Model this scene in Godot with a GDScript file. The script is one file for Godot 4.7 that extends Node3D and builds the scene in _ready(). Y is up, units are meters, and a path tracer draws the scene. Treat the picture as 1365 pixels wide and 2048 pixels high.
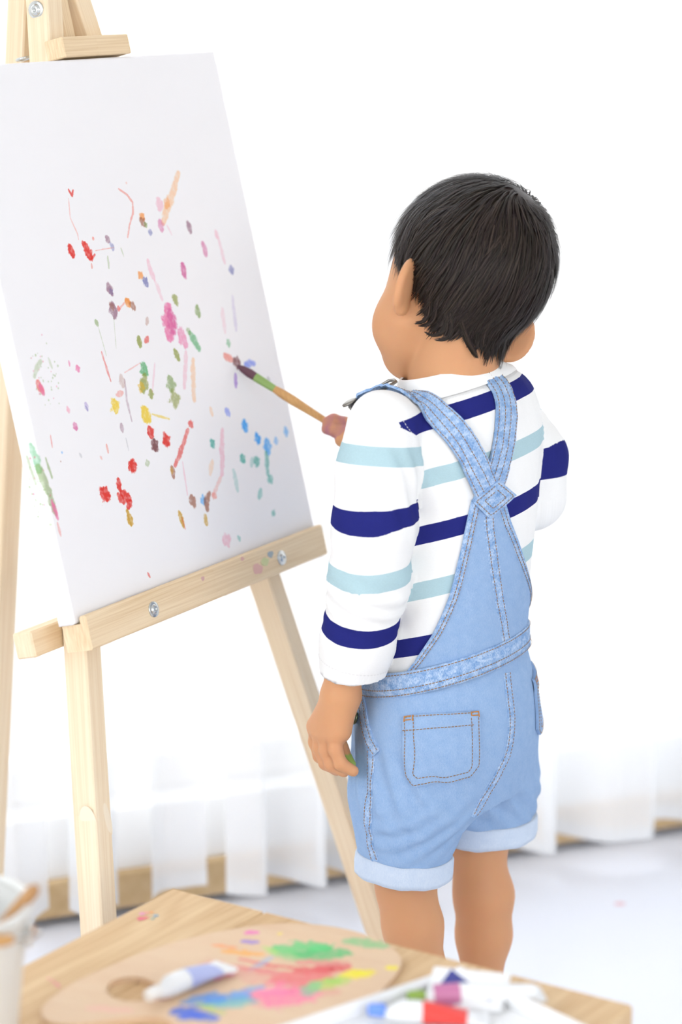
extends Node3D
# A toddler in denim overalls paints at a small pine easel in a bright curtained room.
# Units are metres, y is up. The camera stands at the origin of x and z and looks along -z.

var mat := {}
var rng := RandomNumberGenerator.new()
var noise := FastNoiseLite.new()
var used := {}

# ------------------------------------------------------------------ naming
func numbered(called: String) -> String:
	if not used.has(called):
		used[called] = 0
		return called
	used[called] += 1
	return "%s_%03d" % [called, used[called]]

func thing(called: String, label: String, category: String, at := Vector3.ZERO, group := "") -> Node3D:
	var o := Node3D.new()
	o.name = numbered(called)
	add_child(o)
	o.position = at
	o.set_meta("label", label)
	o.set_meta("category", category)
	if group != "":
		o.set_meta("group", group)
	return o

func part(called: String, mesh: Mesh, m: Material, parent: Node3D, label := "") -> MeshInstance3D:
	var o := MeshInstance3D.new()
	o.name = called
	o.mesh = mesh
	o.material_override = m
	o.cast_shadow = GeometryInstance3D.SHADOW_CASTING_SETTING_ON
	parent.add_child(o, true)
	if label != "":
		o.set_meta("label", label)
	return o

func structure(called: String, mesh: Mesh, m: Material, label: String, category: String) -> MeshInstance3D:
	var o := part(called, mesh, m, self, label)
	o.set_meta("kind", "structure")
	o.set_meta("category", category)
	return o

# ------------------------------------------------------------------ mesh collector
class Geo:
	var v := PackedVector3Array()
	var n := PackedVector3Array()
	var t := PackedVector2Array()
	var c := PackedColorArray()
	var i := PackedInt32Array()
	var tint := Color.WHITE

	func vert(p: Vector3, nn: Vector3, uv := Vector2.ZERO) -> int:
		v.append(p); n.append(nn); t.append(uv); c.append(tint)
		return v.size() - 1

	func tri(a: int, b: int, d: int) -> void:
		# clockwise seen from the side the normals point to
		var g := (v[b] - v[a]).cross(v[d] - v[a])
		if g.dot(n[a] + n[b] + n[d]) > 0.0:
			i.append(a); i.append(d); i.append(b)
		else:
			i.append(a); i.append(b); i.append(d)

	func quad(a: int, b: int, d: int, e: int) -> void:
		tri(a, b, d)
		tri(a, d, e)

	func flat_quad(a: Vector3, b: Vector3, d: Vector3, e: Vector3, nn: Vector3, uv := []) -> void:
		var u0 := Vector2(0, 0)
		var u1 := Vector2(1, 0)
		var u2 := Vector2(1, 1)
		var u3 := Vector2(0, 1)
		if uv.size() == 4:
			u0 = uv[0]; u1 = uv[1]; u2 = uv[2]; u3 = uv[3]
		quad(vert(a, nn, u0), vert(b, nn, u1), vert(d, nn, u2), vert(e, nn, u3))

	# grid of points P[row][col] with normals; rows x cols
	func grid(p: Array, nn: Array, uv: Array, wrap := false) -> void:
		var ids := []
		for r in p.size():
			var row := PackedInt32Array()
			for k in p[r].size():
				row.append(vert(p[r][k], nn[r][k], uv[r][k] if uv.size() else Vector2(float(k) / maxf(1, p[r].size() - 1), float(r) / maxf(1, p.size() - 1))))
			ids.append(row)
		for r in p.size() - 1:
			var m: int = p[r].size()
			for k in (m if wrap else m - 1):
				var k2 := (k + 1) % m
				quad(ids[r][k], ids[r][k2], ids[r + 1][k2], ids[r + 1][k])

	func mesh() -> ArrayMesh:
		var a := []
		a.resize(Mesh.ARRAY_MAX)
		a[Mesh.ARRAY_VERTEX] = v
		a[Mesh.ARRAY_NORMAL] = n
		a[Mesh.ARRAY_TEX_UV] = t
		a[Mesh.ARRAY_COLOR] = c
		a[Mesh.ARRAY_INDEX] = i
		var m := ArrayMesh.new()
		m.add_surface_from_arrays(Mesh.PRIMITIVE_TRIANGLES, a)
		return m

# box with chamfered edges, centred at the origin
func bevel_box(s: Vector3, b := 0.002) -> ArrayMesh:
	var g := Geo.new()
	add_bevel_box(g, Transform3D.IDENTITY, s, b)
	return g.mesh()

func add_bevel_box(g: Geo, x: Transform3D, s: Vector3, b := 0.002) -> void:
	var h := s * 0.5
	var bb := minf(b, minf(h.x, minf(h.y, h.z)) * 0.9)
	var axes := [Vector3.RIGHT, Vector3.UP, Vector3.BACK]
	# corner points: three per corner, one on each face
	var pt := func(sx: int, sy: int, sz: int, axis: int) -> Vector3:
		var q := Vector3(sx * (h.x - bb), sy * (h.y - bb), sz * (h.z - bb))
		q[axis] += bb * [sx, sy, sz][axis]
		return x * q
	for ax in 3:
		var a1 := (ax + 1) % 3
		var a2 := (ax + 2) % 3
		for sg: int in [-1, 1]:
			var nn: Vector3 = x.basis * (axes[ax] * sg)
			var c := []
			for q: Array in [[-1, -1], [1, -1], [1, 1], [-1, 1]]:
				var k := [0, 0, 0]
				k[ax] = sg; k[a1] = q[0]; k[a2] = q[1]
				c.append(pt.call(k[0], k[1], k[2], ax))
			g.flat_quad(c[0], c[1], c[2], c[3], nn)
		# edges parallel to ax
		for s1: int in [-1, 1]:
			for s2: int in [-1, 1]:
				var nn: Vector3 = x.basis * ((axes[a1] * s1 + axes[a2] * s2).normalized())
				var k0 := [0, 0, 0]
				var k1 := [0, 0, 0]
				k0[ax] = -1; k0[a1] = s1; k0[a2] = s2
				k1[ax] = 1; k1[a1] = s1; k1[a2] = s2
				g.flat_quad(pt.call(k0[0], k0[1], k0[2], a1), pt.call(k1[0], k1[1], k1[2], a1), pt.call(k1[0], k1[1], k1[2], a2), pt.call(k0[0], k0[1], k0[2], a2), nn)
	for sx: int in [-1, 1]:
		for sy: int in [-1, 1]:
			for sz: int in [-1, 1]:
				var nn: Vector3 = x.basis * (Vector3(sx, sy, sz).normalized())
				g.tri(g.vert(pt.call(sx, sy, sz, 0), nn), g.vert(pt.call(sx, sy, sz, 1), nn), g.vert(pt.call(sx, sy, sz, 2), nn))

# tube along points, radius per point
func add_tube(g: Geo, pts: Array, radii: Array, sides := 10, caps := true) -> void:
	var m := pts.size()
	var up := Vector3.UP
	var rows := []
	var nrm := []
	var uv := []
	var prev := Vector3.ZERO
	for k in m:
		var tg: Vector3 = (pts[mini(k + 1, m - 1)] - pts[maxi(k - 1, 0)]).normalized()
		if prev == Vector3.ZERO:
			prev = tg.cross(Vector3.UP if absf(tg.y) < 0.9 else Vector3.RIGHT).normalized()
		var sx := (prev - tg * prev.dot(tg)).normalized()
		prev = sx
		var sy := tg.cross(sx)
		var row := []
		var rn := []
		var ru := []
		for j in sides + 1:
			var an := TAU * j / sides
			var d := sx * cos(an) + sy * sin(an)
			row.append(pts[k] + d * float(radii[k]))
			rn.append(d)
			ru.append(Vector2(float(j) / sides, float(k) / (m - 1)))
		rows.append(row); nrm.append(rn); uv.append(ru)
	g.grid(rows, nrm, uv)
	if caps:
		for e in [0, m - 1]:
			var d: Vector3 = (pts[e] - pts[1 if e == 0 else m - 2]).normalized()
			var c := g.vert(pts[e] + d * float(radii[e]) * 0.3, d)
			var ids := []
			for j in sides + 1:
				ids.append(g.vert(rows[e][j], d))
			for j in sides:
				g.tri(c, ids[j], ids[j + 1])

func tube(pts: Array, radii: Array, sides := 10) -> ArrayMesh:
	var g := Geo.new()
	add_tube(g, pts, radii, sides)
	return g.mesh()

# profile of Vector2(radius, height) turned about y
func add_lathe(g: Geo, prof: Array, sides := 32, x := Transform3D.IDENTITY) -> void:
	var turn := x.basis.inverse().transposed()
	var rows := []
	var nrm := []
	for k in prof.size():
		var tg: Vector2 = prof[mini(k + 1, prof.size() - 1)] - prof[maxi(k - 1, 0)]
		var nr := Vector2(tg.y, -tg.x).normalized()
		var row := []
		var rn := []
		for j in sides + 1:
			var an := TAU * j / sides
			row.append(x * Vector3(cos(an) * prof[k].x, prof[k].y, sin(an) * prof[k].x))
			rn.append((turn * Vector3(cos(an) * nr.x, nr.y, sin(an) * nr.x)).normalized())
		rows.append(row); nrm.append(rn)
	g.grid(rows, nrm, [])

# outline (Vector2 list, in x and z) with thickness, chamfered, uv from the outline's own box
func slab(outline: PackedVector2Array, y0: float, y1: float, box: Rect2, hole := PackedVector2Array(), bev := 0.0008) -> ArrayMesh:
	var g := Geo.new()
	var poly := outline
	if Geometry2D.is_polygon_clockwise(poly):
		poly.reverse()
	var hl := hole
	if hl.size() and not Geometry2D.is_polygon_clockwise(hl):
		hl.reverse()
	var top := poly
	if hl.size():
		# bridge the hole to the outline
		var bi := 0
		var bj := 0
		var best := 1e9
		for a in poly.size():
			for b in hl.size():
				var d := poly[a].distance_to(hl[b])
				if d < best:
					best = d; bi = a; bj = b
		top = PackedVector2Array()
		for a in bi + 1:
			top.append(poly[a])
		for b in hl.size() + 1:
			top.append(hl[(bj + b) % hl.size()])
		for a in range(bi, poly.size()):
			top.append(poly[a])
	var idx := Geometry2D.triangulate_polygon(top)
	for side in 2:
		var nn := Vector3.UP if side == 0 else Vector3.DOWN
		var yy := y1 if side == 0 else y0
		var ids := []
		for q in top:
			ids.append(g.vert(Vector3(q.x, yy, q.y), nn, (q - box.position) / box.size))
		for k in range(0, idx.size(), 3):
			g.tri(ids[idx[k]], ids[idx[k + 1]], ids[idx[k + 2]])
	for ring: PackedVector2Array in ([poly, hl] if hl.size() else [poly]):
		var m := ring.size()
		for k in m:
			var a := ring[k]
			var b := ring[(k + 1) % m]
			var ta := (ring[(k + 1) % m] - ring[(k - 1 + m) % m]).normalized()
			var tb := (ring[(k + 2) % m] - ring[k]).normalized()
			var na := Vector3(ta.y, 0, -ta.x)
			var nb := Vector3(tb.y, 0, -tb.x)
			var i0 := g.vert(Vector3(a.x, y0, a.y), na, (a - box.position) / box.size)
			var i1 := g.vert(Vector3(b.x, y0, b.y), nb, (b - box.position) / box.size)
			var i2 := g.vert(Vector3(b.x, y1, b.y), nb, (b - box.position) / box.size)
			var i3 := g.vert(Vector3(a.x, y1, a.y), na, (a - box.position) / box.size)
			g.quad(i0, i1, i2, i3)
	return g.mesh()

# ------------------------------------------------------------------ textures
func tex(im: Image) -> ImageTexture:
	im.generate_mipmaps()
	return ImageTexture.create_from_image(im)

func fbm(x: float, y: float) -> float:
	return noise.get_noise_2d(x, y) * 0.6 + noise.get_noise_2d(x * 2.7 + 91.0, y * 2.7) * 0.4

func seamless(w: int, h: int, to_w: int, to_h: int, freq: float, sd: int) -> Image:
	var n := FastNoiseLite.new()
	n.seed = sd
	n.noise_type = FastNoiseLite.TYPE_SIMPLEX_SMOOTH
	n.frequency = freq
	n.fractal_octaves = 3
	var im := n.get_seamless_image(w, h, false, false, 0.25)
	if im.get_width() != to_w or im.get_height() != to_h:
		im.resize(to_w, to_h, Image.INTERPOLATE_CUBIC)
	return im

func wood_texture(base: Color, dark: Color, seed_at: int, strength := 1.0) -> ImageTexture:
	# the grain runs along the image's y
	var w := 256
	var h := 512
	var im := Image.create(w, h, false, Image.FORMAT_RGB8)
	var broad := seamless(256, 48, w, h, 0.012, seed_at)
	var fine := seamless(256, 24, w, h, 0.16, seed_at + 1)
	var tone := seamless(128, 64, w, h, 0.02, seed_at + 2)
	for y in h:
		for x in w:
			var wob := broad.get_pixel(x, y).r - 0.5
			var ring := 0.5 + 0.5 * sin(TAU * 9.0 * x / w + wob * 16.0)
			var k := clampf(pow(ring, 2.0) * 0.42 + (fine.get_pixel(x, y).r - 0.5) * 0.9 + (tone.get_pixel(x, y).r - 0.5) * 0.7 + 0.25, 0.0, 1.0) * strength
			im.set_pixel(x, y, base.lerp(dark, k))
	return tex(im)

func std(col: Color, rough := 0.7, spec := 0.5) -> StandardMaterial3D:
	var m := StandardMaterial3D.new()
	m.albedo_color = col
	m.roughness = rough
	m.metallic_specular = spec
	m.cull_mode = BaseMaterial3D.CULL_DISABLED
	return m

func wood_mat(base: Color, dark: Color, seed_at: int, tile := Vector3(9, 1.6, 9), strength := 0.6) -> StandardMaterial3D:
	var m := std(Color.WHITE, 0.62, 0.35)
	m.albedo_texture = wood_texture(base, dark, seed_at, strength)
	m.uv1_triplanar = true
	m.uv1_triplanar_sharpness = 8.0
	m.uv1_scale = tile
	return m

func rgb(r: float, g: float, b: float) -> Color:
	return Color(r / 255.0, g / 255.0, b / 255.0)

func denim_texture(light: Color, dark: Color, contrast: float, slub: float, sd: int) -> ImageTexture:
	var s := 512
	var im := Image.create(s, s, false, Image.FORMAT_RGB8)
	var blot := seamless(128, 128, s, s, 0.03, sd)
	var streak := seamless(256, 96, s, s, 0.12, sd + 1)
	for y in s:
		for x in s:
			var tw := 0.5 + 0.5 * sin(TAU * (x + y * 2) * 48.0 / s)
			var g1 := rng.randf()
			var k := clampf(0.5 + (tw - 0.5) * 0.45 * contrast + (g1 - 0.5) * 0.7 * contrast + (blot.get_pixel(x, y).r - 0.5) * slub * 1.3 + (streak.get_pixel(x, y).r - 0.5) * slub * 1.6, 0.0, 1.0)
			im.set_pixel(x, y, light.lerp(dark, k))
	return tex(im)

# soft edged stroke of paint on an image; pts in pixels
func stroke(im: Image, pts: Array, width: float, col: Color, alpha: float, rough := 0.5) -> void:
	var lo := Vector2(1e9, 1e9)
	var hi := Vector2(-1e9, -1e9)
	for p: Vector2 in pts:
		lo = lo.min(p)
		hi = hi.max(p)
	var r := width * 0.5
	var pad := r * 1.7 + 2.0
	var x0 := maxi(0, int(lo.x - pad))
	var x1 := mini(im.get_width() - 1, int(hi.x + pad))
	var y0 := maxi(0, int(lo.y - pad))
	var y1 := mini(im.get_height() - 1, int(hi.y + pad))
	var n := pts.size()
	var sd := float(hash(lo) % 1000)
	for y in range(y0, y1 + 1):
		for x in range(x0, x1 + 1):
			var q := Vector2(x, y)
			var d := 1e9
			var along := 0.5
			if n == 1:
				d = q.distance_to(pts[0])
			for k in n - 1:
				var c := Geometry2D.get_closest_point_to_segment(q, pts[k], pts[k + 1])
				var dk := q.distance_to(c)
				if dk < d:
					d = dk
					# past the ends the distance itself rounds the tip
					along = (k + c.distance_to(pts[k]) / maxf(pts[k].distance_to(pts[k + 1]), 0.01)) / (n - 1)
			var taper := 0.55 + 0.45 * sqrt(maxf(0.0, sin(PI * clampf(along, 0.02, 0.98))))
			var e := noise.get_noise_2d(x * 4.0 + sd, y * 4.0) * 0.75 + noise.get_noise_2d(x * 13.0, y * 13.0 + sd) * 0.3
			var m := clampf((1.0 - d / (r * taper) + e * rough * 1.2) * 3.2, 0.0, 1.0)
			if m <= 0.0:
				continue
			var dry := clampf(0.95 + noise.get_noise_2d(x * 6.0 + 300.0 + sd, y * 6.0) * 0.6, 0.45, 1.0)
			im.set_pixel(x, y, im.get_pixel(x, y).lerp(col, m * alpha * dry))

# ------------------------------------------------------------------ implicit surfaces
func smin(a: float, b: float, k: float) -> float:
	var h := maxf(k - absf(a - b), 0.0) / k
	return minf(a, b) - h * h * k * 0.25

func cone(p: Vector3, a: Vector3, b: Vector3, ra: float, rb: float) -> float:
	var ab := b - a
	var t := clampf((p - a).dot(ab) / ab.length_squared(), 0.0, 1.0)
	return p.distance_to(a + ab * t) - lerpf(ra, rb, t)

func ellipsoid(p: Vector3, r: Vector3) -> float:
	var k0 := (p / r).length()
	var k1 := (p / (r * r)).length()
	return k0 * (k0 - 1.0) / maxf(k1, 1e-6)

func gradient(f: Callable, p: Vector3, e := 0.0008) -> Vector3:
	var a: float = f.call(p + Vector3(e, -e, -e))
	var b: float = f.call(p + Vector3(-e, -e, e))
	var c: float = f.call(p + Vector3(-e, e, -e))
	var d: float = f.call(p + Vector3(e, e, e))
	return (Vector3(1, -1, -1) * a + Vector3(-1, -1, 1) * b + Vector3(-1, 1, -1) * c + Vector3(1, 1, 1) * d).normalized()

func settle(f: Callable, p: Vector3, off := 0.0, steps := 4) -> Vector3:
	for k in steps:
		var d: float = f.call(p)
		p -= gradient(f, p) * (d - off) * 0.95
	return p

# surface nets: returns [points, normals, quads (four ids each)]
func net(f: Callable, lo: Vector3, hi: Vector3, c: float) -> Array:
	var nx := int(ceil((hi.x - lo.x) / c / 4.0)) * 4
	var ny := int(ceil((hi.y - lo.y) / c / 4.0)) * 4
	var nz := int(ceil((hi.z - lo.z) / c / 4.0)) * 4
	var sx := 1
	var sy := nx + 1
	var sz := (nx + 1) * (ny + 1)
	var val := PackedFloat32Array()
	val.resize(sz * (nz + 1))
	val.fill(1e9)
	var blocks := []
	var reach := c * 2.0 * 1.7320508 * 1.7 + 0.002
	for bz in range(0, nz, 4):
		for by in range(0, ny, 4):
			for bx in range(0, nx, 4):
				var d: float = f.call(lo + Vector3(bx + 2, by + 2, bz + 2) * c)
				if absf(d) > reach:
					continue
				blocks.append(Vector3i(bx, by, bz))
				for z in 5:
					for y in 5:
						var at := bx + (by + y) * sy + (bz + z) * sz
						for x in 5:
							if val[at + x] > 1e8:
								val[at + x] = f.call(lo + Vector3(bx + x, by + y, bz + z) * c)
	var ids := {}
	var pts := PackedVector3Array()
	var nrm := PackedVector3Array()
	var corner := [0, sx, sy, sy + sx, sz, sz + sx, sz + sy, sz + sy + sx]
	var off := []
	for k in 8:
		off.append(Vector3(k & 1, (k >> 1) & 1, (k >> 2) & 1))
	var edges := [[0, 1], [2, 3], [4, 5], [6, 7], [0, 2], [1, 3], [4, 6], [5, 7], [0, 4], [1, 5], [2, 6], [3, 7]]
	for b: Vector3i in blocks:
		for z in range(b.z, b.z + 4):
			for y in range(b.y, b.y + 4):
				for x in range(b.x, b.x + 4):
					var at := x + y * sy + z * sz
					var neg := 0
					for k in 8:
						if val[at + corner[k]] < 0.0:
							neg += 1
					if neg == 0 or neg == 8:
						continue
					var sum := Vector3.ZERO
					var cnt := 0
					for e: Array in edges:
						var v0 := val[at + corner[e[0]]]
						var v1 := val[at + corner[e[1]]]
						if (v0 < 0.0) != (v1 < 0.0):
							sum += (off[e[0]] as Vector3).lerp(off[e[1]], v0 / (v0 - v1))
							cnt += 1
					var p := lo + (Vector3(x, y, z) + sum / cnt) * c
					var g := gradient(f, p, c * 0.3)
					p -= g * clampf(f.call(p), -c * 0.5, c * 0.5)
					ids[at] = pts.size()
					pts.append(p)
					nrm.append(gradient(f, p, c * 0.35))
	var quads := PackedInt32Array()
	for at: int in ids:
		var v0 := val[at]
		for e: Array in [[sx, sy, sz], [sy, sz, sx], [sz, sx, sy]]:
			var v1 := val[at + e[0]]
			if (v0 < 0.0) == (v1 < 0.0):
				continue
			var a: int = at
			var b2: int = at - e[1]
			var c2: int = at - e[1] - e[2]
			var d2: int = at - e[2]
			if ids.has(b2) and ids.has(c2) and ids.has(d2):
				quads.append(ids[a]); quads.append(ids[b2]); quads.append(ids[c2]); quads.append(ids[d2])
	return [pts, nrm, quads]

func add_net(g: Geo, r: Array, paint: Variant = null) -> void:
	var base := g.v.size()
	for k in r[0].size():
		if paint != null:
			g.tint = paint.call(r[0][k])
		g.vert(r[0][k], r[1][k])
	var q: PackedInt32Array = r[2]
	for k in range(0, q.size(), 4):
		g.quad(base + q[k], base + q[k + 1], base + q[k + 2], base + q[k + 3])

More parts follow.
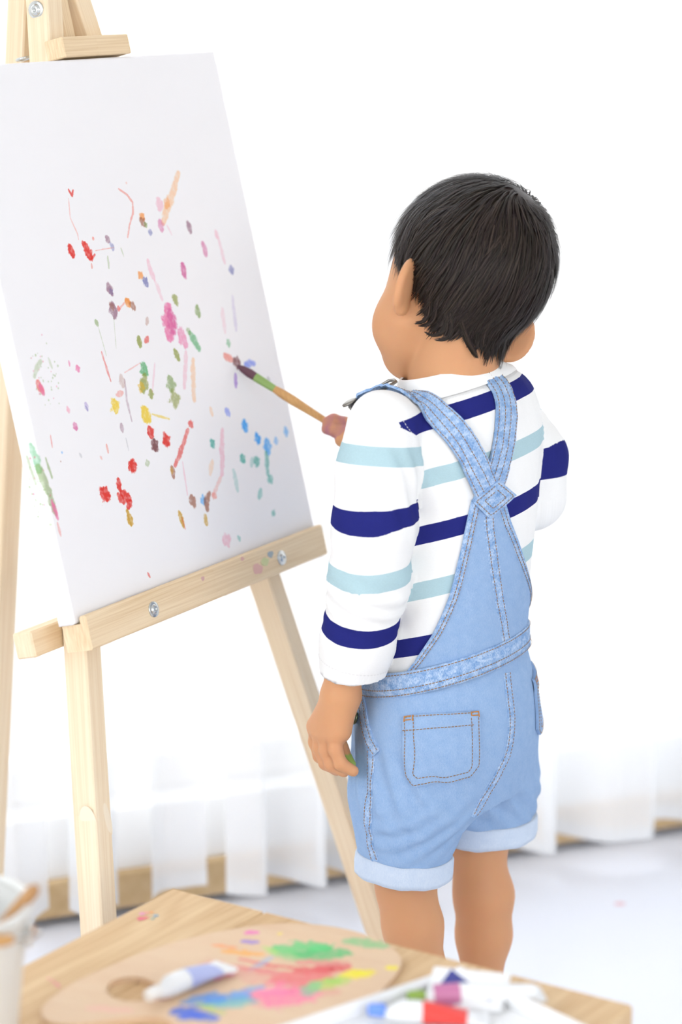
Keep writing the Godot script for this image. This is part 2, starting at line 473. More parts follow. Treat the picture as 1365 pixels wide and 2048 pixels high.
const CANVAS_STROKES := [
	[3.4386, 222, 52, 44, 0.7, 127.7, 381.5, 130.8, 375.6, 134.4, 380.3],
	[1.7193, 236, 120, 104, 0.35, 124.8, 373.4, 121.1, 355.8, 126.8, 340.7, 126.6, 335],
	[9.8861, 222, 52, 44, 0.85, 110.6, 330.4, 113.3, 322.4],
	[12.8519, 222, 52, 44, 0.85, 134, 329.8, 137.2, 321.5, 138.7, 317.9],
	[3.4386, 222, 52, 44, 0.6, 139.6, 315.6, 146.2, 319],
	[3.4386, 236, 120, 104, 0.6, 148.9, 333.9],
	[2.7509, 236, 120, 104, 0.5, 138, 311.2, 137.3, 307.2],
	[3.0948, 236, 120, 104, 0.5, 205, 375.8, 216.4, 369.1, 222.8, 361.5, 219.8, 351.3, 209.9, 340.6, 203, 329.7],
	[3.0948, 240, 150, 125, 0.4, 219.4, 380.4],
	[10.8747, 240, 140, 60, 0.65, 232.3, 347.8, 233.8, 344.9],
	[10.8747, 150, 88, 66, 0.6, 230.9, 342.7, 233.4, 339.7],
	[6.9203, 120, 150, 80, 0.5, 235.4, 339.3, 236.2, 337.4],
	[6.9203, 88, 92, 160, 0.5, 241.4, 331.1],
	[10.8747, 247, 190, 140, 0.6, 308.4, 382, 293.1, 366.2, 275.2, 348.7, 265.3, 337.5],
	[11.8633, 240, 140, 60, 0.4, 280.5, 357.8, 276.7, 353.2],
	[14.8291, 240, 170, 190, 0.5, 266.5, 359.5, 266.1, 352.4],
	[13.8405, 205, 80, 140, 0.45, 260.6, 337.4, 260.9, 333.6],
	[2.7509, 240, 170, 190, 0.3, 270.8, 334.8, 275.5, 324.9],
	[8.8975, 140, 96, 116, 0.65, 307, 333.3, 308.3, 324.6],
	[9.8861, 205, 80, 140, 0.5, 325.7, 310.7, 327, 299.9],
	[7.9089, 240, 170, 190, 0.5, 352.3, 320.7, 354.2, 313.8],
	[5.9317, 240, 170, 190, 0.35, 354.8, 311, 356.2, 288.7],
	[9.8861, 88, 92, 160, 0.55, 365.9, 283.2, 366.1, 278.1],
	[8.8975, 140, 96, 116, 0.6, 169.9, 332.6, 171.6, 329.3],
	[7.9089, 88, 92, 160, 0.4, 174.1, 325.5, 176, 321.8],
	[1.3755, 236, 120, 104, 0.4, 148.6, 322.6, 177.6, 322.6],
	[3.4386, 120, 150, 80, 0.3, 165.1, 315.2, 163.1, 304.4],
	[2.0632, 120, 150, 80, 0.25, 188.7, 320.7, 190.4, 312.5],
	[9.8861, 205, 80, 140, 0.7, 282.9, 294.7, 283, 283.1],
	[7.9089, 240, 170, 190, 0.45, 226.8, 304.8, 231.1, 286.2],
	[6.9203, 240, 170, 190, 0.3, 231.8, 283.3, 236.9, 266.4],
	[9.8861, 240, 140, 60, 0.65, 209.3, 294.2, 211.6, 290.9],
	[10.8747, 88, 92, 160, 0.6, 214.2, 286.8, 217.2, 283.3],
	[9.8861, 140, 96, 116, 0.7, 156.2, 289.2, 159.1, 280.9],
	[6.9203, 88, 92, 160, 0.35, 158.4, 283.8, 159.4, 280.8],
	[15.8178, 140, 96, 116, 0.7, 155.3, 268.7, 155.9, 261.9],
	[9.8861, 150, 88, 66, 0.4, 154.2, 271.1, 155.4, 267.7],
	[5.9317, 222, 52, 44, 0.45, 164.6, 267, 164.3, 264.1],
	[10.8747, 240, 140, 60, 0.8, 179.1, 271.8, 182.7, 268.6],
	[9.8861, 150, 88, 66, 0.6, 185.2, 267.3, 189.1, 264.1],
	[2.7509, 236, 120, 104, 0.4, 164.2, 264.8, 176, 270.2],
	[10.8747, 140, 150, 70, 0.65, 257, 265.5, 259.6, 259.6],
	[9.8861, 120, 150, 80, 0.65, 291.8, 251.2, 292.4, 243],
	[22.738, 232, 110, 160, 0.75, 243.5, 255, 239.8, 241.1, 237, 229.5],
	[17.795, 205, 80, 140, 0.45, 246.2, 251, 243.1, 234.8],
	[16.8064, 232, 110, 160, 0.55, 254.6, 231.4, 259.3, 219.7],
	[10.8747, 92, 170, 110, 0.65, 271.2, 227.9, 275.9, 219.6, 280.1, 210.9],
	[7.9089, 120, 150, 80, 0.4, 267.6, 231.6, 270.9, 228.6],
	[5.9317, 120, 150, 80, 0.5, 125.7, 259.5, 127.1, 255.3],
	[1.3755, 120, 150, 80, 0.25, 127.5, 254.2, 130.5, 225.8],
	[1.3755, 120, 150, 80, 0.2, 154.3, 259.1, 147.6, 230.2],
	[8.8975, 140, 150, 70, 0.75, 186.1, 234.8, 186.2, 227.8],
	[6.9203, 222, 52, 44, 0.55, 195.2, 229.9, 200.6, 233.4],
	[5.9317, 150, 88, 66, 0.3, 206.5, 251.3, 203.4, 246.6],
	[8.8975, 140, 150, 70, 0.7, 239.7, 215.3, 242.4, 206.9],
	[9.8861, 92, 170, 110, 0.5, 333, 211, 332.9, 207.7],
	[8.8975, 247, 190, 140, 0.5, 267.1, 202.2, 261, 188.2, 253.7, 164.7],
	[7.9089, 240, 170, 190, 0.4, 257.6, 211, 242.2, 178.3],
	[16.8064, 92, 170, 110, 0.75, 183.6, 207, 184.7, 202.4],
	[14.8291, 140, 150, 70, 0.7, 181.8, 197, 175.2, 187.5],
	[12.8519, 225, 180, 60, 0.6, 174.3, 191.5, 172.3, 187.6],
	[10.8747, 140, 150, 70, 0.7, 186.6, 181.9, 186.5, 179],
	[16.8064, 120, 150, 80, 0.6, 221.5, 188.4, 221.9, 180.7],
	[21.7494, 140, 150, 70, 0.6, 222.5, 173, 222.6, 167.8],
	[3.4386, 222, 52, 44, 0.4, 124.4, 230, 126.5, 215, 128.7, 202.1],
	[16.8064, 240, 205, 70, 0.85, 126, 181.3, 127.6, 176.6],
	[9.8861, 150, 88, 66, 0.25, 146.1, 203.3, 145.9, 195.6],
	[3.4386, 140, 96, 116, 0.3, 150.1, 200, 146.6, 179.8, 147.5, 161.3],
	[6.9203, 236, 120, 104, 0.4, 133.4, 188.2, 142.8, 189.1],
	[1.7193, 236, 120, 104, 0.3, 152.5, 206.6, 180.1, 211.8],
	[16.8064, 240, 205, 70, 0.85, 170, 167.3, 173.6, 157.6],
	[2.7509, 240, 205, 70, 0.55, 181.7, 162.2, 206.9, 153.4],
	[11.8633, 222, 52, 44, 0.8, 171.7, 149.3, 173.7, 142.8],
	[14.8291, 110, 60, 62, 0.8, 174.1, 135.6, 175.9, 131.2],
	[14.8291, 222, 52, 44, 0.85, 194.6, 137.8, 195.9, 132.1],
	[6.9203, 140, 96, 116, 0.4, 130.2, 160.5, 130, 154],
	[1.7193, 150, 150, 155, 0.25, 132.7, 147.6, 133, 135.6],
	[11.8633, 222, 52, 44, 0.6, 239.9, 143.4, 240.5, 142],
	[6.9203, 222, 52, 44, 0.55, 233.8, 138.6, 212.8, 119.7, 200.2, 109.1],
	[8.8975, 150, 88, 66, 0.65, 194.5, 107.6, 194.4, 100],
	[5.9317, 200, 150, 50, 0.5, 193.4, 107.9, 192.7, 103.3],
	[2.7509, 240, 170, 190, 0.4, 213.4, 110.1, 209.9, 78.8],
	[8.8975, 240, 170, 190, 0.5, 290.8, 128.5, 273.9, 86.6],
	[5.9317, 236, 120, 104, 0.25, 270.7, 84.2, 252.1, 70.6],
	[7.9089, 247, 190, 140, 0.35, 262.8, 102.1, 254.5, 91.1],
	[5.9317, 247, 190, 140, 0.4, 278.2, 153.1, 279.3, 145.5],
	[11.8633, 70, 165, 150, 0.75, 268.2, 120.4, 269.8, 117.4],
	[3.4386, 236, 120, 104, 0.5, 101.4, 146.2, 101.5, 139.3],
	[3.4386, 236, 120, 104, 0.3, 88.7, 137.5, 89.9, 135.5],
	[15.8178, 222, 52, 44, 0.9, 133.4, 123.4, 134.5, 118],
	[18.7836, 222, 52, 44, 0.9, 81.4, 104.8, 85.3, 101.4],
	[8.8975, 222, 52, 44, 0.85, 108.3, 111.8, 107.1, 103.1],
	[12.8519, 222, 52, 44, 0.85, 109.4, 99.4, 117.7, 92.7],
	[8.8975, 222, 52, 44, 0.75, 103, 99, 108.4, 91.6],
	[8.8975, 222, 52, 44, 0.8, 118.7, 89.3, 114.1, 85.6],
	[8.8975, 200, 150, 50, 0.85, 111.2, 81.6, 112.9, 69.8],
	[7.9089, 120, 150, 80, 0.35, 156, 118.8, 158.9, 119],
	[7.9089, 200, 150, 50, 0.75, 190.4, 65.6, 193.1, 51.1],
	[2.7509, 222, 52, 44, 0.3, 193, 59.5, 194.6, 48.3],
	[12.8519, 150, 88, 66, 0.65, 215.3, 74.6, 217, 67.7],
	[11.8633, 60, 155, 240, 0.55, 231.8, 69.3, 235.3, 68.9],
	[9.8861, 150, 88, 66, 0.65, 245.7, 71.8, 238, 67.4, 237.7, 59.3],
	[10.8747, 236, 120, 104, 0.45, 252.2, 70, 253.7, 69.1],
	[7.9089, 200, 150, 50, 0.6, 231.4, 53.1, 231, 45.8],
	[10.8747, 110, 130, 235, 0.55, 304.9, 145, 307.1, 142.2],
	[14.8291, 60, 155, 240, 0.85, 330.2, 128.2, 331.3, 122.8],
	[13.8405, 60, 155, 240, 0.85, 348.7, 112.4, 349.3, 107.2],
	[16.8064, 60, 155, 240, 0.7, 363.6, 102.1, 362.2, 95.7],
	[9.8861, 60, 155, 240, 0.45, 381.4, 103.1, 381.3, 100.5],
	[9.8861, 60, 155, 240, 0.5, 404.5, 110.5, 404.1, 104.6],
	[10.8747, 70, 165, 150, 0.7, 314.8, 97.6, 315.8, 93.4],
	[14.8291, 70, 165, 150, 0.65, 338.1, 90.2, 338.7, 86.8],
	[8.8975, 70, 165, 150, 0.55, 358.5, 93.4, 356.1, 82, 353.7, 73.1],
	[11.8633, 70, 165, 150, 0.55, 358.1, 67.7, 353.7, 66.1],
	[8.8975, 70, 165, 150, 0.45, 329, 53.5, 335.4, 59.1],
	[10.8747, 70, 165, 150, 0.5, 348.6, 33.1, 349.3, 32.3],
	[7.9089, 70, 165, 150, 0.22, 295.1, 86.5, 295.3, 67.2],
	[7.9089, 70, 165, 150, 0.25, 332.1, 92.1, 328.3, 86.2],
	[8.8975, 236, 120, 104, 0.6, 321.5, 198.4, 333.7, 192.5],
	[17.795, 110, 60, 62, 0.7, 339.3, 189.1, 342.4, 187.8],
	[8.8975, 110, 130, 235, 0.65, 355.3, 185.3, 370.8, 184.1],
	[6.9203, 150, 105, 205, 0.6, 333.9, 177.1, 329.8, 166.6],
	[9.8861, 150, 150, 155, 0.45, 391.5, 165.1, 392.3, 163.9],
	[7.9089, 240, 170, 190, 0.25, 334.8, 244.3, 331.3, 221],
	[6.9203, 190, 175, 215, 0.3, 357.2, 254, 351.7, 220.6],
	[3.4386, 240, 170, 190, 0.3, 203, 208.5, 189.3, 182.5],
	[6.9203, 232, 110, 160, 0.7, 83.1, 221.6, 83.8, 218.8],
	[2.7509, 232, 110, 160, 0.5, 73.1, 229, 73, 224.5],
	[10.8747, 222, 52, 44, 0.5, 21.7, 216.4, 24.8, 207.9],
	[7.9089, 232, 110, 160, 0.6, 23.7, 213.3, 25.8, 206.4],
	[6.9203, 190, 175, 215, 0.7, 84, 187.8, 84.6, 182.6],
	[2.7509, 88, 92, 160, 0.4, 83.6, 185.3, 85, 181],
	[6.426, 240, 170, 190, 0.7, 56.7, 187.8, 57, 184.9],
	[8.8975, 205, 80, 140, 0.65, 60.9, 172.3, 62.5, 168.5],
	[1.7193, 222, 52, 44, 0.6, 22.8, 168.6, 21.5, 157.8],
	[2.7509, 60, 155, 240, 0.7, 34.5, 151.1],
	[1.7193, 150, 88, 66, 0.7, 29.7, 143.6],
	[3.4386, 150, 150, 155, 0.25, 59.2, 145.7, 61, 142.4],
	[3.0948, 222, 52, 44, 0.5, 121.3, 19.4, 123.5, 14.5],
	[16.8064, 240, 170, 190, 0.55, 255.6, 22.4, 261.6, 22.9],
	[6.9203, 70, 165, 150, 0.4, 279.2, 21.4, 280.2, 17.8],
	[6.9203, 120, 150, 80, 0.3, 32.6, 234.2, 25.1, 229.7, 18.2, 223.2],
	[3.4386, 120, 150, 80, 0.25, 45, 235.7, 47.2, 226.5],
	[7, 92, 170, 110, 0.5, -5, 165, -3, 140],
	[9, 120, 150, 80, 0.5, -3, 145, 2, 120, 4, 100],
	[6, 232, 110, 160, 0.8, 3, 112, 6, 95],
	[4, 120, 150, 80, 0.5, 8, 150, 11, 132],
	[4, 120, 150, 80, 0.35, -12, 155, -9, 130],
	[4, 222, 52, 44, 0.3, 4, 92, 5, 80]]
const PALETTE_AT := Vector3(-0.0944, 0.3400, -1.7788)
const PALETTE_OUTLINE := [[-131.2, 67.2], [-127.0, 45.6], [-113.0, 15.9], [-92.4, -10.8], [-58.1, -48.3], [-19.9, -77.8], [28.0, -99.8], [68.8, -101.9], [101.5, -89.3], [127.6, -66.5], [141.0, -36.3], [139.6, -8.9], [124.1, 33.6], [97.2, 83.2], [64.4, 126.0], [28.4, 138.5], [-1.2, 126.0], [-24.7, 98.8], [-41.8, 77.0], [-74.3, 81.4], [-103.3, 89.3], [-123.2, 84.9]]
const PALETTE_HOLE := [[-45.8, 27.2], [-47.3, 37.9], [-53.0, 46.1], [-61.5, 50.0], [-71.0, 48.7], [-79.3, 42.5], [-84.7, 32.7], [-85.7, 21.6], [-82.1, 11.6], [-74.8, 5.2], [-65.3, 3.8], [-56.0, 7.8], [-48.9, 16.3]]
const PALETTE_STROKES := [
	[35.1, 226, 150, 140, 0.5, -8.7, -18.6, 47, 10.3, 82, 29],
	[29.7, 95, 205, 120, 0.85, 45.6, -48.3, 77.4, -55.3],
	[21.6, 80, 190, 110, 0.8, 61.7, -38.3, 97.4, -43.2],
	[21.6, 130, 200, 130, 0.7, 101.5, -66.5, 127.5, -58.4],
	[18.9, 120, 205, 120, 0.6, 39.5, -50.3, 57.8, -33.3],
	[20.25, 226, 92, 92, 0.85, 62.2, -6.9, 97.4, -14.7],
	[35.1, 236, 105, 110, 0.7, 47, 10.3, 77.9, 5.5],
	[51.3, 250, 128, 165, 0.85, 32.4, 38.3, 61.1, 40.1],
	[18.9, 244, 228, 60, 0.9, 97.3, 0.7, 116.1, -4],
	[21.6, 186, 216, 100, 0.8, 72.3, 24.4, 97.3, 8.4],
	[10.8, 244, 228, 60, 0.9, 130.6, -12.7, 135.8, -15.6],
	[16.2, 120, 200, 150, 0.7, 68.6, 33.6, 74.2, 17.8],
	[27, 96, 150, 224, 0.85, -18.4, 49.2, 17.2, 40.1],
	[24.3, 66, 104, 220, 0.85, -28.6, 67.2, -3.7, 77.9],
	[13.5, 120, 170, 226, 0.7, 13.3, 38.3, 31.9, 21.6],
	[18.9, 90, 190, 200, 0.6, -4.8, 56.5, 25.1, 47.4],
	[10.8, 180, 210, 110, 0.7, -12.4, 54.7, 3.4, 69.9],
	[12.15, 245, 170, 80, 0.8, 1, -46.2, 29.9, -40.3],
	[8.1, 245, 150, 90, 0.7, -8.8, -58.4, 9.5, -53.3],
	[9.45, 150, 120, 220, 0.8, 14.9, -66.5, 25.9, -64.5],
	[10.8, 238, 110, 190, 0.8, 18, -83, 24.4, -84],
	[21.6, 242, 120, 190, 0.85, -17.4, 0.7, 4.6, -3.1],
	[6.75, 226, 92, 92, 0.8, 14.4, -30.3, 38.4, -18.6, 62.1, -12.7],
	[8.1, 160, 190, 230, 0.6, 38, -33.3, 23.1, -8.9],
	[10.8, 190, 220, 120, 0.6, 33.5, -53.3, 41.7, -43.2],
	[6.75, 240, 220, 90, 0.8, 43.2, -80.9, 45.5, -83],
	[13.5, 230, 120, 120, 0.6, 15.1, -13.7, 46.6, -4],
	[16.2, 240, 160, 170, 0.6, -51.5, 38.3, -39.8, 42.8],
	[13.5, 244, 180, 170, 0.5, -95, 61, -64.5, 65.5],
	[13.5, 225, 130, 125, 0.7, 61.9, -23.5, 97.4, -22.5]]
const PALETTE_BLOBS := [[77.4, -53.3, 11, 95, 205, 120], [47.6, 33.6, 14, 250, 128, 165], [81.7, -10.8, 9, 226, 92, 92], [109, -4, 7, 244, 228, 60], [-1.6, 45.6, 8, 96, 150, 224], [-18.9, 72.6, 7, 66, 104, 220], [-5.8, -1.2, 6, 242, 120, 190], [87.6, 12.2, 7, 170, 210, 100]]
const TABLE_SPECKS := [[-0.1658, -1.9023, 0.0045, 228, 92, 120], [-0.1618, -1.9045, 0.003, 228, 100, 110], [-0.1658, -1.9131, 0.0035, 236, 150, 190], [-0.1618, -1.9153, 0.0025, 246, 160, 150], [-0.1581, -1.9164, 0.0025, 240, 160, 90], [-0.1538, -1.9088, 0.0032, 120, 170, 200], [-0.1558, -1.9023, 0.002, 120, 190, 190], [-0.2278, -1.7807, 0.002, 236, 150, 160], [-0.2241, -1.776, 0.0022, 236, 140, 155], [-0.2204, -1.7703, 0.0026, 232, 130, 150], [-0.2184, -1.7665, 0.002, 236, 150, 160], [-0.056, -1.8684, 0.002, 240, 200, 90]]
const TABLE_CORNER := Vector3(-0.1444, 0.3400, -1.9724)
const TRAY_AT := Vector3(0.0917, 0.3400, -1.7663)
const TRAY_TURN := -0.8958
const LEAFLET_AT := Vector3(0.0954, 0.3560, -1.7238)
const PAIL_AT := Vector3(-0.2854, 0.3400, -1.6457)
const PAINT_SPOT := Vector3(0.3366, 0.0000, -2.7786)
const BRUSH_TIP := Vector3(-0.1028, 0.7188, -2.4100)
const BRUSH_HAND := Vector3(0.0037, 0.6577, -2.3750)
const REAR_SPREAD := 0.300

# ------------------------------------------------------------------ the room
const YAW := 0.3806
const ROOM := Vector3(0, 0, -2.856)

func room_basis() -> Transform3D:
	return Transform3D(Basis(Vector3.UP, YAW), ROOM)

func boxes(list: Array, bev := 0.002) -> ArrayMesh:
	# each entry: [lowest corner, highest corner]
	var g := Geo.new()
	for b: Array in list:
		add_bevel_box(g, Transform3D(Basis.IDENTITY, (b[0] + b[1]) * 0.5), b[1] - b[0], bev)
	return g.mesh()

func in_room(o: Node3D) -> Node3D:
	o.transform = room_basis()
	return o

const X0 := -2.6
const X1 := 2.8
const Z1 := 4.3
const CEIL := 2.7
const TH := 0.16

func make_window(called: String, along_x: bool, fixed: float, lo: float, hi: float, y0: float, y1: float, panes: int, label: String) -> void:
	var w := Node3D.new()
	w.name = called
	add_child(w)
	in_room(w)
	w.set_meta("kind", "structure")
	w.set_meta("label", label)
	w.set_meta("category", "window")
	var put := func(a: float, b: float, ya: float, yb: float, d: float) -> Array:
		if along_x:
			return [Vector3(a, ya, fixed - d), Vector3(b, yb, fixed + d)]
		return [Vector3(fixed - d, ya, a), Vector3(fixed + d, yb, b)]
	var f := 0.045
	for e: Array in [[lo, hi, y0, y0 + f], [lo, hi, y1 - f, y1], [lo, lo + f, y0 + f, y1 - f], [hi - f, hi, y0 + f, y1 - f]]:
		part("frame_rail", boxes([put.call(e[0], e[1], e[2], e[3], 0.03)]), mat.white_paint, w)
	var step := (hi - lo) / panes
	for k in panes:
		if k > 0:
			part("mullion", boxes([put.call(lo + step * k - 0.022, lo + step * k + 0.022, y0 + f, y1 - f, 0.025)]), mat.white_paint, w)
		part("pane", boxes([put.call(lo + step * k + (f if k == 0 else 0.022), lo + step * (k + 1) - (f if k == panes - 1 else 0.022), y0 + f, y1 - f, 0.002)], 0.0005), mat.glass, w)

func build_room() -> void:
	in_room(structure("floor", boxes([[Vector3(X0 - TH, -0.1, -TH), Vector3(X1 + TH, 0, Z1 + TH)]]), mat.floor, "glossy white floor of the bright room", "floor"))
	in_room(structure("ceiling", boxes([[Vector3(X0 - TH, CEIL, -TH), Vector3(X1 + TH, CEIL + 0.1, Z1 + TH)]]), mat.wall, "plain white ceiling over the room", "ceiling"))
	# window wall behind the child
	in_room(structure("wall_back", boxes([
		[Vector3(X0, 0.011, -TH), Vector3(X1, 0.132, 0)], [Vector3(X0, 0, -TH), Vector3(X1, 0.011, -0.055)], [Vector3(X0, 2.5, -TH), Vector3(X1, CEIL, 0)],
		[Vector3(X0, 0.132, -TH), Vector3(-2.3, 2.5, 0)], [Vector3(2.5, 0.132, -TH), Vector3(X1, 2.5, 0)]]), mat.wall, "white window wall behind the white curtains", "wall"))
	in_room(structure("wall_left", boxes([
		[Vector3(X0 - TH, 0, -TH), Vector3(X0, 0.6, Z1 + TH)], [Vector3(X0 - TH, 2.4, -TH), Vector3(X0, CEIL, Z1 + TH)],
		[Vector3(X0 - TH, 0.6, -TH), Vector3(X0, 2.4, 0.8)], [Vector3(X0 - TH, 0.6, 3.5), Vector3(X0, 2.4, Z1 + TH)]]), mat.wall, "white side wall with a wide window, left of the easel", "wall"))
	in_room(structure("wall_right", boxes([
		[Vector3(X1, 0, -TH), Vector3(X1 + TH, CEIL, Z1 + TH)]]), mat.wall, "plain white side wall, right of the child", "wall"))
	in_room(structure("wall_front", boxes([
		[Vector3(X0, 0, Z1), Vector3(X1, 0.6, Z1 + TH)], [Vector3(X0, 2.4, Z1), Vector3(X1, CEIL, Z1 + TH)],
		[Vector3(X0, 0.6, Z1), Vector3(-1.9, 2.4, Z1 + TH)], [Vector3(1.7, 0.6, Z1), Vector3(X1, 2.4, Z1 + TH)]]), mat.wall, "white wall with a wide window behind the camera", "wall"))
	make_window("window_1", true, -0.08, -2.3, 2.5, 0.132, 2.5, 4, "wide white framed window behind the curtains")
	make_window("window_2", false, X0 - 0.08, 0.8, 3.5, 0.6, 2.4, 3, "wide white framed window in the side wall")
	make_window("window_3", true, Z1 + 0.08, -1.9, 1.7, 0.6, 2.4, 3, "wide white framed window behind the camera")
	# tan skirting over an open gap at the floor
	var bb := structure("baseboard_back", boxes([[Vector3(X0, 0.011, 0), Vector3(X1, 0.056, 0.014)]]), mat.skirting, "tan wooden skirting under the white curtains", "baseboard")
	in_room(bb)
	for s: Array in [["baseboard_left", Vector3(X0, 0, 0.02), Vector3(X0 + 0.014, 0.055, Z1)], ["baseboard_right", Vector3(X1 - 0.014, 0, 0.02), Vector3(X1, 0.055, Z1)]]:
		in_room(structure(s[0], boxes([[s[1], s[2]]]), mat.skirting, "tan wooden skirting along a white side wall", "baseboard"))
	# curtain rail and drops
	var rail := thing("curtain_rail", "slim white curtain rail above the window", "rail")
	in_room(rail)
	part("rod", tube([rail.position * 0.0 + Vector3(-2.4, 2.52, 0.075), Vector3(2.6, 2.52, 0.075)], [0.011, 0.011]), mat.white_paint, rail)
	for bx: float in [-2.2, 0.1, 2.4]:
		part("bracket", boxes([[Vector3(bx - 0.01, 2.505, 0.0), Vector3(bx + 0.01, 2.54, 0.08)]]), mat.white_paint, rail)
	curtain(-2.05, -0.383, 0.0, "broad white sheer curtain left of the easel's front leg")
	curtain(-0.362, -0.306, 1.3, "narrow white curtain drop just right of the easel's front leg")
	curtain(-0.264, -0.189, 2.1, "narrow white curtain drop between two tan gaps, under the canvas")
	curtain(-0.177, 2.2, 0.7, "broad white sheer curtain behind the child, reaching the right edge")

func fold_depth(x: float, ph: float) -> float:
	var warp := x + 0.02 * sin(x * 23.0 + ph) + 0.03 * sin(x * 7.3 + ph * 2.0)
	var s := fposmod(warp / 0.098 + 0.14, 1.0)
	var saw := s / 0.78 if s < 0.78 else (1.0 - s) / 0.22
	saw = saw * saw * (3.0 - 2.0 * saw)
	return 0.032 + 0.072 * saw + 0.006 * sin(x * 61.0 + ph)

func curtain(xa: float, xb: float, ph: float, label: String) -> void:
	var t := thing("curtain", label, "curtain", Vector3.ZERO, "white curtains along the window wall")
	in_room(t)
	var g := Geo.new()
	var cols := maxi(24, int((xb - xa) / 0.0045))
	var ys := [0.038, 0.044, 0.09, 0.2, 0.5, 0.9, 1.4, 1.9, 2.3, 2.5]
	var rows := []
	var nrm := []
	for y: float in ys:
		var row := []
		var rn := []
		var k := 1.0 - 0.35 * clampf(y / 2.5, 0.0, 1.0)
		for j in cols + 1:
			var x := lerpf(xa, xb, float(j) / cols)
			var e := 0.0012
			var sway := 0.012 * sin(y * 1.7 + x * 3.0 + ph) * (1.0 - y / 2.5)
			var za := fold_depth(x - e + sway, ph)
			var zb := fold_depth(x + e + sway, ph)
			var z := fold_depth(x + sway, ph)
			row.append(Vector3(x, y, 0.075 + (z - 0.075) * k))
			rn.append(Vector3(-(zb - za) / (2 * e) * k, 0, 1).normalized())
		rows.append(row); nrm.append(rn)
	g.grid(rows, nrm, [])
	part("drape", g.mesh(), mat.curtain, t)
	var h := Geo.new()
	h.grid([rows[0].map(func(q: Vector3) -> Vector3: return q + Vector3(0, -0.001, 0.0012)), rows[1].map(func(q: Vector3) -> Vector3: return q + Vector3(0, 0.012, 0.0012))], [nrm[0], nrm[1]], [])
	part("hem", h.mesh(), mat.curtain, t)
	var n := maxi(1, int((xb - xa) / 0.12))
	for k in n + 1:
		var x := lerpf(xa + 0.008, xb - 0.008, float(k) / n)
		var tr := Geo.new()
		var pts := []
		var rr := []
		for j in 13:
			pts.append(Vector3(x, 2.52 + cos(TAU * j / 12.0) * 0.016, 0.075 + sin(TAU * j / 12.0) * 0.016))
			rr.append(0.002)
		add_tube(tr, pts, rr, 6, false)
		part("ring", tr.mesh(), mat.white_paint, t)

# ------------------------------------------------------------------ easel and canvas
const CBL := Vector3(-0.2366, 0.5375, -2.1)
const E1 := Vector3(0.50168, 0, -0.86505)
const E2 := Vector3(-0.20342, 0.97196, -0.11797)
const EN := Vector3(0.8408, 0.23514, 0.48762)
const NH := Vector3(0.86505, 0, 0.50168)
const CW := 0.42
const CH := 0.5
const CT := 0.018

func cp(a: float, b: float, c: float) -> Vector3:
	return CBL + E1 * a + E2 * b + EN * c

func bar(called: String, p0: Vector3, p1: Vector3, across: Vector3, w: float, t: float, m: Material, parent: Node3D, bev := 0.0015) -> MeshInstance3D:
	var y := (p1 - p0).normalized()
	var x := (across - y * across.dot(y)).normalized()
	var o := part(called, bevel_box(Vector3(w, p0.distance_to(p1), t), bev), m, parent)
	o.position = (p0 + p1) * 0.5
	o.basis = Basis(x, y, x.cross(y))
	return o

func bolt(called: String, at: Vector3, dir: Vector3, r: float, parent: Node3D) -> void:
	var g := Geo.new()
	var y := dir.normalized()
	var x := y.cross(Vector3.UP).normalized()
	add_lathe(g, [Vector2(r * 1.25, -0.002), Vector2(r * 1.3, 0.0), Vector2(r * 1.25, 0.0012), Vector2(r * 0.86, 0.0013)], 20)
	add_lathe(g, [Vector2(r * 0.86, 0.0012), Vector2(r * 0.82, r * 0.3), Vector2(r * 0.6, r * 0.5), Vector2(r * 0.3, r * 0.6), Vector2(r * 0.22, r * 0.35), Vector2(0.0, r * 0.35)], 20)
	var o := part(called, g.mesh(), mat.steel, parent)
	o.position = at
	o.basis = Basis(x, y, x.cross(y))

